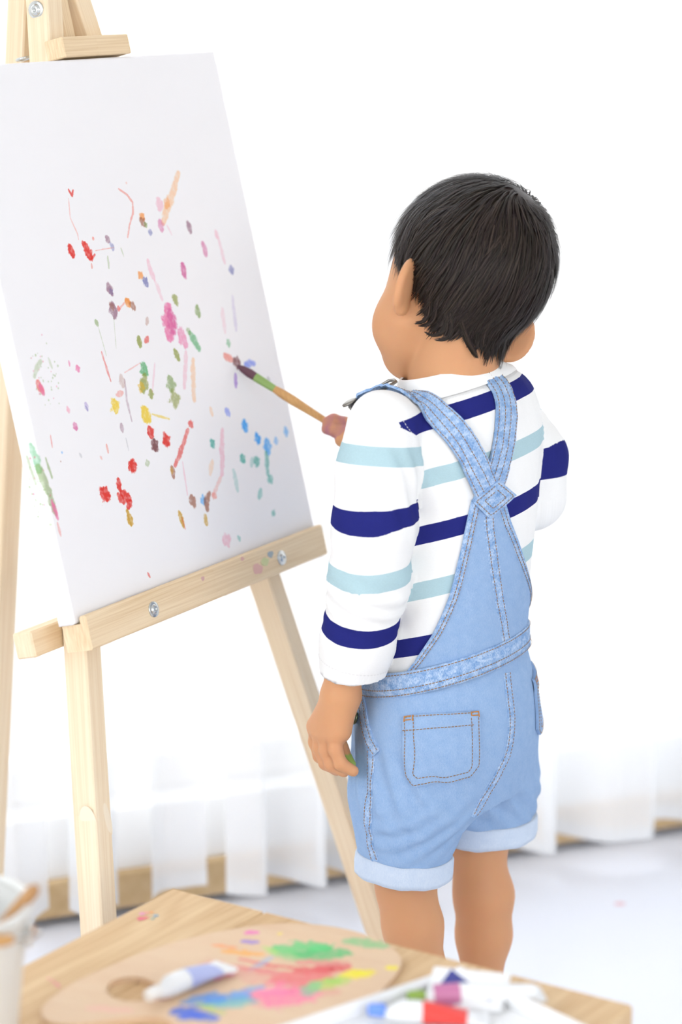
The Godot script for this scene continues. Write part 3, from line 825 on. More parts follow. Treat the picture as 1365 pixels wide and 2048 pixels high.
func build_easel() -> void:
	var base := Vector3(-0.30, 0, -2.36)
	var t := thing("easel", "small pine A-frame easel holding the painted canvas", "easel", base)
	var q := func(a: float, b: float, c: float) -> Vector3: return cp(a, b, c) - base
	var lc := -CT - 0.013
	# front legs, cut flat on the floor
	for l: Array in [[0.194, 0.60, -0.094, "leg"], [0.240, 0.60, 0.455, "leg"]]:
		var top: Vector3 = q.call(l[0] + (0.0105 if l[0] < 0.2 else -0.0076), l[1], lc)
		var low: Vector3 = q.call(l[2], -0.553, lc)
		low += (top - low).normalized() * (0.006 - low.y)
		bar(l[3], low, top, E1, 0.0235, 0.026, mat.pine if l[0] < 0.2 else mat.pine_b, t)
	# rear leg hinged at the top
	var rt: Vector3 = q.call(0.2145, 0.585, lc - 0.03)
	var rf := Vector3(CBL.x, 0, CBL.z) + E1 * 0.22 - NH * REAR_SPREAD - base
	rf.y = 0.012
	bar("rear_leg", rf, rt, E1, 0.03, 0.022, mat.pine, t)
	# block and mast between the legs
	bar("mast", q.call(0.2165, 0.30, lc - 0.004), q.call(0.2165, 0.60, lc - 0.004), E1, 0.017, 0.02, mat.pine_c, t)
	bar("head_block", q.call(0.16, 0.612, lc - 0.002), q.call(0.275, 0.612, lc - 0.002), EN, 0.03, 0.022, mat.pine_b, t)
	# clamp resting on the canvas
	bar("top_clamp", q.call(0.166, 0.5115, -0.0095), q.call(0.2725, 0.5115, -0.0095), EN, 0.0215, 0.019, mat.pine_c, t, 0.001)
	# tray with a front lip
	var tr := Geo.new()
	var prof := [Vector2(-CT, -0.025), Vector2(0.0095, -0.025), Vector2(0.011, -0.0235), Vector2(0.011, 0.005), Vector2(0.0095, 0.0065), Vector2(0.0045, 0.0065), Vector2(0.003, 0.005), Vector2(0.003, -0.0005), Vector2(-CT, -0.0005)]
	var mid: Vector3 = q.call(0.21, 0, 0)
	var ha := 0.206
	for k in prof.size():
		var a: Vector2 = prof[k]
		var b: Vector2 = prof[(k + 1) % prof.size()]
		var d := (b - a).normalized()
		# local axes: x across (along n), y along the bar, z along e2
		tr.flat_quad(Vector3(a.x, -ha, -a.y), Vector3(b.x, -ha, -b.y), Vector3(b.x, ha, -b.y), Vector3(a.x, ha, -a.y), Vector3(d.y, 0, d.x))
	var poly := PackedVector2Array(prof)
	var idx := Geometry2D.triangulate_polygon(poly)
	for s: float in [-1.0, 1.0]:
		for k in range(0, idx.size(), 3):
			var vs := []
			for j in 3:
				vs.append(tr.vert(Vector3(poly[idx[k + j]].x, ha * s, -poly[idx[k + j]].y), Vector3(0, s, 0)))
			tr.tri(vs[0], vs[1], vs[2])
	var tray := part("tray", tr.mesh(), mat.pine_c, t)
	tray.position = mid
	tray.basis = Basis(EN, E1, -E2)
	for pb: Array in [[0.285, -0.012, 0.011, rgb(222, 172, 160)], [0.300, -0.008, 0.009, rgb(205, 206, 150)], [0.312, -0.003, 0.007, rgb(160, 172, 176)], [0.19, -0.001, 0.004, rgb(214, 168, 160)], [0.262, 0.003, 0.004, rgb(222, 172, 160)]]:
		var g := Geo.new()
		var c := Vector3(0.0112, pb[0] - 0.21, -pb[1])
		var ctr := g.vert(c + Vector3(0.0004, 0, 0), Vector3.RIGHT)
		var ring := []
		for j in 14:
			var an := TAU * j / 14.0
			var rr: float = pb[2] * (0.75 + 0.4 * noise.get_noise_2d(cos(an) * 60.0 + pb[0] * 900.0, sin(an) * 60.0))
			ring.append(g.vert(c + Vector3(0, cos(an) * rr, sin(an) * rr * 0.7), Vector3.RIGHT))
		for j in 14:
			g.tri(ctr, ring[j], ring[(j + 1) % 14])
		part("paint_smear", g.mesh(), std(pb[3], 0.5), tray)
	# stretcher behind the legs
	bar("crossbar", q.call(-0.008, -0.012, lc - 0.025), q.call(0.405, -0.012, lc - 0.025), EN, 0.022, 0.024, mat.pine_b, t)
	bolt("bolt", q.call(0.1035, -0.011, 0.011), EN, 0.0058, t)
	bolt("bolt", q.call(0.3299, -0.0106, 0.011), EN, 0.0058, t)
	bolt("bolt", q.call(0.1915, 0.553, lc) - E1 * 0.0118, -E1, 0.0066, t)
	# eye screw and washer on the mast's back
	var pts := []
	var rr := []
	var ec: Vector3 = q.call(0.186, 0.5135, lc - 0.03)
	for k in 17:
		var an := TAU * k / 16.0
		pts.append(ec + EN * cos(an) * 0.0075 + E1 * sin(an) * 0.0075)
		rr.append(0.0014)
	part("eye_screw", tube(pts, rr, 8), mat.steel, t)
	part("screw_shank", tube([ec + EN * 0.008, ec + EN * 0.02], [0.0014, 0.0014], 8), mat.steel, t)
	# knot on the front leg, a swirl of paler wood raised from the planed faces
	for k: Array in [[-0.006, -0.177, 0.0135, 0.009, 0.014], [0.0005, -0.18, 0.0133, 0.005, 0.017]]:
		var g := Geo.new()
		var la: float = lerpf(0.0425, -0.094, (-k[1] - 0.025) / 0.528)
		add_lathe(g, [Vector2(1.0, 0.0), Vector2(0.8, 0.35), Vector2(0.4, 0.55), Vector2(0.0, 0.6)], 16, Transform3D(Basis(E2 * k[4], (EN if k[0] > 0.0 else -E1) * 0.0007, (E1 if k[0] > 0.0 else EN) * k[3]), q.call(la + (0.006 if k[0] > 0.0 else -0.0116), k[1], lc + (0.0128 if k[0] > 0.0 else 0.004))))
		part("knot", g.mesh(), mat.pine_knot, t)

func build_canvas() -> void:
	var t := thing("canvas", "white stretched canvas dabbed with small bright strokes, on the easel", "canvas")
	t.transform = Transform3D(Basis(E1, E2, EN), CBL)
	# cloth over the stretcher, wrapped round its edges
	var run := func(len: float) -> Array:
		var o := [[-0.018, 0.0, -CT, -1.0, 0.0], [-0.003, 0.0, -0.003, -1.0, 0.0], [-0.0015, 0.0008, -0.0008, -0.7, 0.7], [0.0, 0.003, 0.0, 0.0, 1.0]]
		for k in range(1, 12):
			o.append([lerpf(0.003, len - 0.003, k / 12.0), lerpf(0.003, len - 0.003, k / 12.0), 0.0, 0.0, 1.0])
		o.append_array([[len, len - 0.003, 0.0, 0.0, 1.0], [len + 0.0015, len - 0.0008, -0.0008, 0.7, 0.7], [len + 0.003, len, -0.003, 1.0, 0.0], [len + 0.018, len, -CT, 1.0, 0.0]])
		return o
	var xs: Array = run.call(CW)
	var ys: Array = run.call(CH)
	var rows := []
	var nrm := []
	var uv := []
	for b: Array in ys:
		var row := []
		var rn := []
		var ru := []
		for a: Array in xs:
			row.append(Vector3(a[1], b[1], minf(a[2], b[2])))
			rn.append(Vector3(a[3], b[3], minf(a[4], b[4]) + 0.001).normalized())
			ru.append(Vector2((a[0] + 0.02) / 0.46, 1.0 - (b[0] + 0.02) / 0.54))
		rows.append(row); nrm.append(rn); uv.append(ru)
	var g := Geo.new()
	g.grid(rows, nrm, uv)
	var im := Image.create(1012, 1188, false, Image.FORMAT_RGB8)
	im.fill(rgb(244, 242, 243))
	for s: Array in CANVAS_STROKES:
		var pts := []
		for k in range(5, s.size(), 2):
			pts.append(Vector2((s[k] / 1000.0 + 0.02) * 2200.0, (0.52 - s[k + 1] / 1000.0) * 2200.0))
		stroke(im, pts, s[0] / 1000.0 * 2200.0, rgb(s[1], s[2], s[3]), s[4], 0.55)
	# spatter of fine green and pink specks near the edge
	for k in 90:
		var a := rng.randf_range(0.0, TAU)
		var c := Vector2(0.036, 0.224) if k < 45 else Vector2(-0.006, 0.12)
		var r := 0.022 * sqrt(rng.randf())
		var p := c + Vector2(cos(a) * r * (1.0 if k < 45 else 0.5), sin(a) * r * 1.6)
		stroke(im, [Vector2((p.x + 0.02) * 2200.0, (0.52 - p.y) * 2200.0)], rng.randf_range(2.5, 6.0), rgb(150, 175, 120) if k % 4 else rgb(225, 110, 140), 0.5)
	var m := std(Color.WHITE, 0.85, 0.2)
	m.albedo_texture = tex(im)
	m.backlight = Color(0.8, 0.8, 0.8)
	part("cloth", g.mesh(), m, t)
	var w := 0.034
	for e: Array in [[Vector3(0.0008, 0.0008, 0), Vector3(CW - 0.0008, w, 0)], [Vector3(0.0008, CH - w, 0), Vector3(CW - 0.0008, CH - 0.0008, 0)], [Vector3(0.0008, w, 0), Vector3(w, CH - w, 0)], [Vector3(CW - w, w, 0), Vector3(CW - 0.0008, CH - w, 0)]]:
		var a: Vector3 = e[0]
		var b: Vector3 = e[1]
		a.z = -CT
		b.z = -0.0025
		part("stretcher_bar", boxes([[a, b]], 0.001), mat.pine_b, t)

func build_brush() -> void:
	var tip := BRUSH_TIP
	var hand := BRUSH_HAND
	var d := (hand - tip).normalized()
	var t := thing("paintbrush", "slim wooden paintbrush held against the canvas", "paintbrush", tip)
	var L := 0.185
	var bri := Geo.new()
	add_tube(bri, [Vector3.ZERO, d * 0.005, d * 0.014, d * 0.022], [0.0012, 0.0034, 0.0046, 0.0042], 12)
	part("bristles", bri.mesh(), std(rgb(96, 58, 72), 0.6), t, "bristles wet with dark paint")
	part("ferrule", tube([d * 0.021, d * 0.03, d * 0.044], [0.0044, 0.0042, 0.0036], 14), mat.painted_ferrule, t, "green smeared ferrule")
	part("handle", tube([d * 0.043, d * 0.052, d * 0.066, d * 0.09, d * 0.12, d * L], [0.0034, 0.0045, 0.0048, 0.0038, 0.0028, 0.0018], 14), mat.brush_wood, t)

# ------------------------------------------------------------------ table and what lies on it
const TABLE_H := 0.34
const TABLE_TURN := -0.5777

func build_table() -> void:
	var t := thing("low_table", "low wooden plank table in the foreground with paint specks", "table", Vector3(TABLE_CORNER.x, 0, TABLE_CORNER.z))
	t.rotation.y = TABLE_TURN
	var x := 0.0
	var k := 0
	for w: float in [0.097, 0.118, 0.112, 0.1115]:
		var o := part("plank", bevel_box(Vector3(w - 0.0006, 0.024, 0.62), 0.002), mat["plank%d" % (k % 3)], t)
		o.position = Vector3(x + w * 0.5, TABLE_H - 0.012, 0.31)
		x += w
		k += 1
	for s: float in [0.03, 0.4085]:
		for z: float in [0.035, 0.585]:
			var o := part("leg", bevel_box(Vector3(0.036, TABLE_H - 0.024, 0.036), 0.003), mat.plank_leg, t)
			o.position = Vector3(s, (TABLE_H - 0.024) * 0.5, z)
	for e: Array in [[Vector3(0.048, 0.256, 0.022), Vector3(0.3905, 0.316, 0.04)], [Vector3(0.048, 0.256, 0.58), Vector3(0.3905, 0.316, 0.598)], [Vector3(0.02, 0.256, 0.053), Vector3(0.038, 0.316, 0.567)], [Vector3(0.4005, 0.256, 0.053), Vector3(0.4185, 0.316, 0.567)]]:
		part("apron", boxes([e]), mat.plank_leg, t)
	# dried specks of paint on the planks
	for s: Array in TABLE_SPECKS:
		var g := Geo.new()
		var c := Vector3(s[0], TABLE_H + 0.0003, s[1])
		var at := t.transform.affine_inverse() * c
		var ctr := g.vert(at + Vector3(0, 0.0006, 0), Vector3.UP)
		var ring := []
		for j in 12:
			var an := TAU * j / 12.0
			var rr: float = s[2] * (0.8 + 0.5 * noise.get_noise_2d(cos(an) * 70.0 + s[0] * 5000.0, sin(an) * 70.0))
			ring.append(g.vert(at + Vector3(cos(an) * rr, 0, sin(an) * rr), Vector3.UP))
		for j in 12:
			g.tri(ctr, ring[j], ring[(j + 1) % 12])
		part("paint_speck", g.mesh(), std(rgb(s[3], s[4], s[5]), 0.45), t)

func build_paint_spot() -> void:
	# a dried drop of pink paint on the white floor
	var t := thing("paint_spot", "small faint pink dried paint spot on the white floor", "paint spot", PAINT_SPOT)
	var g := Geo.new()
	var c := g.vert(Vector3(0, 0.0009, 0), Vector3.UP)
	var ring := []
	for j in 16:
		var an := TAU * j / 16.0
		var rr := 0.0065 * (1.0 + 0.5 * noise.get_noise_2d(cos(an) * 60.0, sin(an) * 60.0))
		ring.append(g.vert(Vector3(cos(an) * rr, 0.0002, sin(an) * rr), Vector3.UP))
	for j in 16:
		g.tri(c, ring[j], ring[(j + 1) % 16])
	part("drop", g.mesh(), std(rgb(232, 196, 204), 0.5), t)

func build_palette() -> void:
	var t := thing("palette", "oval wooden palette smeared with pink, green, yellow and blue paint", "palette", PALETTE_AT)
	var outline := smooth_loop(PALETTE_OUTLINE, 5)
	var hole := smooth_loop(PALETTE_HOLE, 3)
	var box := Rect2(outline[0], Vector2.ZERO)
	for q in outline:
		box = box.expand(q)
	var s := 1900.0
	var im := Image.create(int(box.size.x * s), int(box.size.y * s), false, Image.FORMAT_RGB8)
	for y in im.get_height():
		for x in im.get_width():
			var k := clampf(0.5 + fbm(x * 0.35 + y * 0.18, y * 1.4 - x * 0.7) * 0.6, 0.0, 1.0)
			im.set_pixel(x, y, rgb(232, 204, 170).lerp(rgb(222, 186, 150), k))
	for r: Array in PALETTE_STROKES:
		var pts := []
		for k in range(5, r.size(), 2):
			pts.append((Vector2(r[k], r[k + 1]) / 1000.0 - box.position) * s)
		stroke(im, pts, r[0] / 1000.0 * s, rgb(r[1], r[2], r[3]), r[4], 0.75)
	var m := std(Color.WHITE, 0.5)
	m.albedo_texture = tex(im)
	part("board", slab(outline, 0.0, 0.0045, box, hole), m, t)
	# thick ridges of paint squeezed on the board
	for r: Array in PALETTE_BLOBS:
		var g := Geo.new()
		var rows := []
		var nrm := []
		var c := Vector2(r[0], r[1]) / 1000.0
		var rad: float = r[2] / 1000.0
		for a in 7:
			var row := []
			var rn := []
			for j in 25:
				var an := TAU * (j % 24) / 24.0
				var rr: float = rad * (0.75 + 0.45 * noise.get_noise_2d(cos(an) * 45.0 + r[0] * 9.0, sin(an) * 45.0 + r[1]))
				var f := a / 6.0
				var h := 0.0045 + 0.0022 * (1.0 - f * f) * (0.7 + 0.5 * noise.get_noise_2d(cos(an) * f * 90.0 + r[0] * 3.0, sin(an) * f * 90.0))
				row.append(Vector3(c.x + cos(an) * rr * f * 1.4, h, c.y + sin(an) * rr * f * 0.8))
				rn.append(Vector3(cos(an) * f * 0.25, 1, sin(an) * f * 0.25).normalized())
			rows.append(row); nrm.append(rn)
		g.grid(rows, nrm, [])
		part("paint_ridge", g.mesh(), std(rgb(r[3], r[4], r[5]), 0.35), t)

func smooth_loop(src: Array, sub: int) -> PackedVector2Array:
	var o := PackedVector2Array()
	var n := src.size()
	for k in n:
		var a := Vector2(src[k][0], src[k][1])
		var b := Vector2(src[(k + 1) % n][0], src[(k + 1) % n][1])
		var pa := Vector2(src[(k - 1 + n) % n][0], src[(k - 1 + n) % n][1])
		var nb := Vector2(src[(k + 2) % n][0], src[(k + 2) % n][1])
		for j in sub:
			o.append(a.cubic_interpolate(b, pa, nb, float(j) / sub) / 1000.0)
	return o

func paint_tube(label: String, at: Vector3, towards: Vector3, length: float, r: float, band: Color, cap_col: Color, crush := 1.0, from := 0.38, to := 0.82) -> void:
	# lies on its side: cap at `at`, crimped tail towards `towards`
	var t := thing("paint_tube", label, "paint tube", at, "paint tubes on the low table")
	var z := Vector3(towards.x - at.x, towards.y - at.y, towards.z - at.z).normalized()
	var x := Vector3.UP.cross(z).normalized()
	t.basis = Basis(x, z.cross(x), z)
	var make := func(z0: float, z1: float, grow: float) -> ArrayMesh:
		var g := Geo.new()
		var rows := []
		var nrm := []
		for k in 13:
			var f := k / 12.0
			var zz := lerpf(z0, z1, f)
			var q := clampf((zz - length * 0.35) / (length * 0.65), 0.0, 1.0) * crush
			var ra := lerpf(r, r * 1.45, q) + grow
			var rb := lerpf(r, 0.0012, q * q * 0.3 + q * 0.7) + grow
			if zz < 0.008:
				var s := clampf(zz / 0.008, 0.45, 1.0)
				ra *= s
				rb *= s
			var row := []
			var rn := []
			for j in 25:
				var an := TAU * j / 24.0
				var dent := 1.0 + 0.06 * noise.get_noise_2d(cos(an) * 30.0 + at.x * 900.0, zz * 1500.0)
				row.append(Vector3(cos(an) * ra * dent, r + sin(an) * rb * dent - (r - rb) * 0.6, zz))
				rn.append(Vector3(cos(an) / ra, sin(an) / rb, 0).normalized())
			rows.append(row); nrm.append(rn)
		g.grid(rows, nrm, [])
		return g.mesh()
	part("body", make.call(0.0, length - 0.004, 0.0), mat.tube_white, t)
	part("label_band", make.call(length * from, length * to, 0.0002), std(band, 0.35), t, "printed colour band")
	part("crimp", boxes([[Vector3(-r * 1.4, r - (r - 0.0012) * 0.6 - 0.0016, length - 0.006), Vector3(r * 1.4, r - (r - 0.0012) * 0.6 + 0.0016, length + 0.002)]], 0.0006), mat.tube_white, t)
	var c := Geo.new()
	var tz := Transform3D(Basis(Vector3.RIGHT, Vector3.FORWARD, Vector3.UP), Vector3(0, r, 0.001))
	add_lathe(c, [Vector2(r * 0.5, 0.0), Vector2(r * 0.62, 0.002), Vector2(r * 0.56, 0.012), Vector2(r * 0.48, 0.0135), Vector2(0, 0.0135)], 18, tz)
	part("cap", c.mesh(), std(cap_col, 0.4), t)

func build_tray_of_tubes() -> void:
	var t := thing("plastic_tray", "shallow white plastic tray holding paint tubes on the low table", "tray", TRAY_AT + Vector3(0, 0.0048, 0))
	t.rotation.y = TRAY_TURN
	# x runs along the far edge, z towards the viewer
	var sx := 0.30
	var sz := 0.24
	part("floor_panel", boxes([[Vector3(0.006, 0.0, 0.006), Vector3(sx - 0.006, 0.003, sz - 0.006)]], 0.001), mat.tray_white, t)
	for e: Array in [[Vector3(0, 0.0, 0), Vector3(sx, 0.015, 0.009)], [Vector3(0, 0.0, sz - 0.009), Vector3(sx, 0.015, sz)], [Vector3(0, 0.0, 0.009), Vector3(0.009, 0.015, sz - 0.009)], [Vector3(sx - 0.009, 0.0, 0.009), Vector3(sx, 0.015, sz - 0.009)]]:
		part("rim", boxes([e], 0.004), mat.tray_white, t)
	# folded paper leaflet lying inside
	var lf := thing("leaflet", "small folded white leaflet with a deep blue corner, in the white tray", "leaflet", LEAFLET_AT)
	lf.rotation = Vector3(0.30, -0.25, 0.0)
	part("sheet", boxes([[Vector3(-0.03, 0.0, -0.022), Vector3(0.03, 0.0012, 0.022)]], 0.0004), mat.tray_white, lf)
	part("sheet", boxes([[Vector3(-0.026, 0.0014, -0.02), Vector3(0.028, 0.0024, 0.02)]], 0.0004), mat.tray_white, lf)
	var tri := Geo.new()
	var a := tri.vert(Vector3(-0.016, 0.0027, -0.019), Vector3.UP)
	var b := tri.vert(Vector3(0.022, 0.0027, 0.012), Vector3.UP)
	var c := tri.vert(Vector3(-0.024, 0.0027, 0.012), Vector3.UP)
	tri.tri(a, b, c)
	part("blue_corner", tri.mesh(), std(rgb(58, 62, 140), 0.5), lf, "deep blue printed corner")

func build_pail() -> void:
	var t := thing("pail", "white metal pail with a wooden bail grip at the left edge", "pail", PAIL_AT)
	var R := 0.062
	var Hh := 0.115
	var g := Geo.new()
	add_lathe(g, [Vector2(0, 0.003), Vector2(R * 0.76, 0.003), Vector2(R * 0.78, 0.0), Vector2(R * 0.8, 0.003), Vector2(R * 0.86, Hh * 0.35), Vector2(R * 0.93, Hh * 0.7), Vector2(R, Hh), Vector2(R - 0.0012, Hh), Vector2(R * 0.92, Hh * 0.7), Vector2(R * 0.85, Hh * 0.35), Vector2(R * 0.77, 0.005), Vector2(0, 0.005)], 48)
	part("body", g.mesh(), mat.pail, t)
	var rim := []
	var rr := []
	for k in 49:
		var an := TAU * k / 48.0
		rim.append(Vector3(cos(an) * R, Hh, sin(an) * R))
		rr.append(0.0032)
	part("rim", tube(rim, rr, 8), mat.pail, t)
	# bail folded down over the near side of the rim
	var ear := Vector3(R * 0.99, Hh - 0.022, 0.012)
	for s: float in [-1.0, 1.0]:
		var e := Geo.new()
		add_lathe(e, [Vector2(0.011, 0.0), Vector2(0.011, 0.002), Vector2(0.0035, 0.003), Vector2(0.0, 0.003)], 18, Transform3D(Basis(Vector3(0, 0, 1), Vector3(s, 0, 0), Vector3(0, s, 0)), Vector3(s * R * 0.985, Hh - 0.02, 0)))
		part("ear", e.mesh(), mat.pail, t)
		var rv := Geo.new()
		add_lathe(rv, [Vector2(0.005, 0.0), Vector2(0.0045, 0.003), Vector2(0.0, 0.0042)], 14, Transform3D(Basis(Vector3(0, 0, 1), Vector3(s, 0, 0), Vector3(0, s, 0)), Vector3(s * (R * 0.985 + 0.002), Hh - 0.02, 0)))
		part("rivet", rv.mesh(), mat.copper, t, "copper coloured rivet")
	var arc := []
	var ar := []
	for k in 25:
		var an := PI * k / 24.0
		arc.append(Vector3(cos(an) * (R + 0.007), Hh - 0.02 + sin(an) * 0.022, sin(an) * (R + 0.012)))
		ar.append(0.0016)
	part("bail", tube(arc, ar, 8), mat.steel, t)
	var grip := []
	var gr := []
	for k in range(5, 20):
		grip.append(arc[k])
		gr.append(0.0046 if k > 5 and k < 19 else 0.0036)
	part("grip", tube(grip, gr, 12), mat.brush_wood, t, "turned wooden grip")
	# a brush stands in the pail
	var bt := thing("paintbrush", "wooden brush leaning out of the white pail", "paintbrush", PAIL_AT + Vector3(-0.03, 0.012, 0.0))
	var d := Vector3(0.098, 0.118, 0.0)
	part("handle", tube([d * 0.35, d * 0.6, d * 0.85, d * 0.97, d], [0.003, 0.0038, 0.0052, 0.0048, 0.0026], 12), mat.dark_wood, bt)
	part("ferrule", tube([d * 0.18, d * 0.36], [0.0042, 0.0036], 12), mat.steel, bt)
	part("bristles", tube([d * 0.0, d * 0.08, d * 0.19], [0.001, 0.0044, 0.0042], 12), mat.bristle, bt)

func build_materials() -> void:
	mat.wall = std(rgb(244, 243, 241), 0.9)
	mat.white_paint = std(rgb(240, 239, 236), 0.5)
	mat.floor = std(rgb(233, 235, 243), 0.32, 0.5)
	mat.skirting = wood_mat(rgb(212, 184, 142), rgb(190, 158, 114), 17, Vector3(1.2, 9, 9), 0.8)
	mat.glass = std(Color(1, 1, 1, 0.06), 0.02)
	mat.glass.transparency = BaseMaterial3D.TRANSPARENCY_ALPHA
	mat.curtain = std(rgb(250, 250, 250), 0.95, 0.1)
	mat.curtain.backlight = Color(1, 1, 1)
	mat.curtain.albedo_color.a = 0.72
	mat.curtain.transparency = BaseMaterial3D.TRANSPARENCY_ALPHA
	mat.pine = wood_mat(rgb(247, 229, 200), rgb(229, 201, 163), 3)
	mat.pine_b = wood_mat(rgb(245, 225, 194), rgb(224, 194, 154), 31)
	mat.pine_c = wood_mat(rgb(242, 219, 184), rgb(214, 181, 137), 55, Vector3(16, 2.2, 16))
	mat.pine_knot = std(rgb(246, 230, 204), 0.6)
	mat.steel = std(rgb(200, 202, 200), 0.25)
	mat.steel.metallic = 1.0
	mat.painted_ferrule = std(rgb(140, 170, 96), 0.5)
	mat.brush_wood = wood_mat(rgb(214, 168, 112), rgb(186, 136, 84), 77, Vector3(20, 20, 20), 0.6)
	mat.dark_wood = wood_mat(rgb(190, 146, 100), rgb(160, 116, 74), 81, Vector3(20, 20, 20), 0.6)
	mat.bristle = std(rgb(120, 84, 50), 0.8)
	for k in 3:
		mat["plank%d" % k] = wood_mat([rgb(230, 200, 158), rgb(224, 190, 146), rgb(227, 195, 152)][k], [rgb(204, 166, 122), rgb(196, 156, 112), rgb(200, 162, 118)][k], 120 + 37 * k, Vector3(5, 5, 1.4), 0.8)
	mat.plank_leg = wood_mat(rgb(206, 166, 120), rgb(176, 134, 90), 260, Vector3(6, 1.5, 6), 0.9)
	mat.tube_white = std(rgb(236, 236, 236), 0.3)
	mat.tray_white = std(rgb(240, 240, 240), 0.45)
	mat.pail = std(rgb(226, 226, 222), 0.35)
	mat.brass = std(rgb(120, 132, 108), 0.35)
	mat.brass.metallic = 0.9
	mat.pewter = std(rgb(150, 146, 138), 0.38)
	mat.pewter.metallic = 1.0
	mat.copper = std(rgb(196, 140, 92), 0.5)

# ------------------------------------------------------------------ everything
func _ready() -> void:
	rng.seed = 20240611
	noise.seed = 7
	noise.noise_type = FastNoiseLite.TYPE_SIMPLEX_SMOOTH
	noise.frequency = 0.01

	var cam := Camera3D.new()
	cam.name = "camera"
	cam.position = Vector3(0, 1.12, 0)
	cam.rotation = Vector3(-0.2245, 0, 0)
	cam.keep_aspect = Camera3D.KEEP_HEIGHT
	var lens := CameraAttributesPhysical.new()
	lens.frustum_focal_length = 57.42
	lens.frustum_focus_distance = 2.27
	lens.frustum_near = 0.05
	lens.frustum_far = 200.0
	lens.exposure_aperture = 1.9
	cam.fov = 23.6075
	cam.attributes = lens
	cam.fov = 23.6075
	add_child(cam)
	cam.current = true

	var env := Environment.new()
	env.tonemap_mode = Environment.TONE_MAPPER_LINEAR
	env.tonemap_exposure = 0.53
	env.background_mode = Environment.BG_SKY
	var sky := Sky.new()
	var air := ProceduralSkyMaterial.new()
	air.sky_top_color = Color(0.93, 0.96, 1.0)
	air.sky_horizon_color = Color(1.0, 0.99, 0.97)
	air.ground_horizon_color = Color(0.86, 0.85, 0.83)
	air.ground_bottom_color = Color(0.8, 0.79, 0.77)
	air.sky_energy_multiplier = 2.6
	air.ground_energy_multiplier = 2.2
	air.sun_angle_max = 0.0
	sky.sky_material = air
	env.sky = sky
	env.sdfgi_enabled = true
	env.ssao_enabled = true
	env.ssil_enabled = true
	var we := WorldEnvironment.new()
	we.environment = env
	add_child(we)

	build_materials()
	build_room()
	build_table()
	build_easel()
	build_canvas()
	build_palette()
	build_tray_of_tubes()
	paint_tube("white paint tube lying on the palette beside the thumb hole", Vector3(-0.1380, 0.3455, -1.7264), Vector3(-0.0899, 0.3455, -1.7834), 0.074, 0.0085, rgb(176, 184, 226), rgb(238, 236, 232))
	paint_tube("white paint tube with a green cap and mauve band lying across the white tray", Vector3(0.0621, 0.3485, -1.7099), Vector3(0.1330, 0.3485, -1.7207), 0.09, 0.0085, rgb(196, 120, 160), rgb(140, 170, 70), 0.6, 0.06, 0.3)
	paint_tube("paint tube with a red band at the front of the white tray", Vector3(0.0324, 0.3485, -1.6851), Vector3(0.0822, 0.3485, -1.6799), 0.075, 0.0085, rgb(232, 70, 62), rgb(110, 150, 235))
	build_pail()
	build_paint_spot()
	build_person()
	build_brush()

# ------------------------------------------------------------------ the child
# Own axes: origin on the floor between the feet, x and z as in the room's world, y up.
const PSI := 0.8727
const RIGHT := Vector3(0.6428, 0, -0.7660)   # towards the child's right
const REAR := Vector3(0.7660, 0, 0.6428)     # out of the child's back
const TILT_R := 0.115
const TILT_B := 0.235

# trunk profile: height along the tilted axis, centre x, centre z, half width, half depth
const TRUNK := [
	[0.36, -0.004, 0.002, 0.080, 0.068], [0.42, -0.003, 0.001, 0.081, 0.070], [0.47, 0.000, 0.0, 0.081, 0.070], [0.53, 0.004, 0.0, 0.082, 0.071],
	[0.59, 0.009, 0.0, 0.085, 0.070], [0.635, 0.012, 0.0, 0.089, 0.067], [0.665, 0.013, 0.0, 0.092, 0.065], [0.690, 0.011, 0.0, 0.091, 0.061],
	[0.710, 0.008, 0.0, 0.084, 0.055], [0.725, 0.004, 0.0, 0.068, 0.049], [0.735, 0.001, -0.001, 0.050, 0.043], [0.745, -0.001, -0.002, 0.0415, 0.040], [0.78, -0.002, -0.003, 0.040, 0.039]]
const HIPS := [
	[0.26, -0.002, 0.0, 0.050, 0.045], [0.30, -0.002, 0.0, 0.076, 0.066], [0.335, -0.001, 0.001, 0.090, 0.078], [0.37, 0.0, 0.003, 0.094, 0.082], [0.41, 0.0, 0.003, 0.092, 0.081],
	[0.44, -0.001, 0.001, 0.090, 0.077], [0.46, -0.002, 0.0, 0.086, 0.074], [0.50, -0.001, 0.0, 0.085, 0.073], [0.54, 0.0, 0.0, 0.085, 0.073]]
var trunk_tab := []
var hips_tab := []

func table_of(src: Array) -> Array:
	# resampled at 2 mm: [first height, cx, cz, a, b, slope]
	var h0: float = src[0][0]
	var n := int((src[-1][0] - h0) / 0.002) + 1
	var cols := [PackedFloat32Array(), PackedFloat32Array(), PackedFloat32Array(), PackedFloat32Array(), PackedFloat32Array()]
	var k := 0
	for j in n:
		var h := h0 + j * 0.002
		while k < src.size() - 2 and h > src[k + 1][0]:
			k += 1
		var a: Array = src[k]
		var b: Array = src[k + 1]
		var pa: Array = src[maxi(k - 1, 0)]
		var nb: Array = src[mini(k + 2, src.size() - 1)]
		var f: float = (h - a[0]) / (b[0] - a[0])
		for c in 4:
			cols[c].append(cubic_interpolate_in_time(a[c + 1], b[c + 1], pa[c + 1], nb[c + 1], f, b[0] - a[0], minf(pa[0] - a[0], -0.001), maxf(nb[0] - a[0], b[0] - a[0] + 0.001)))
	for j in n:
		var s: float = (cols[2][mini(j + 1, n - 1)] - cols[2][maxi(j - 1, 0)]) / 0.004
		cols[4].append(1.0 / sqrt(1.0 + s * s * 0.8))
	return [h0, cols[0], cols[1], cols[2], cols[3], cols[4], n]

func tilted(p: Vector3) -> float:
	return p.y - TILT_R * p.dot(RIGHT) - TILT_B * p.dot(REAR)

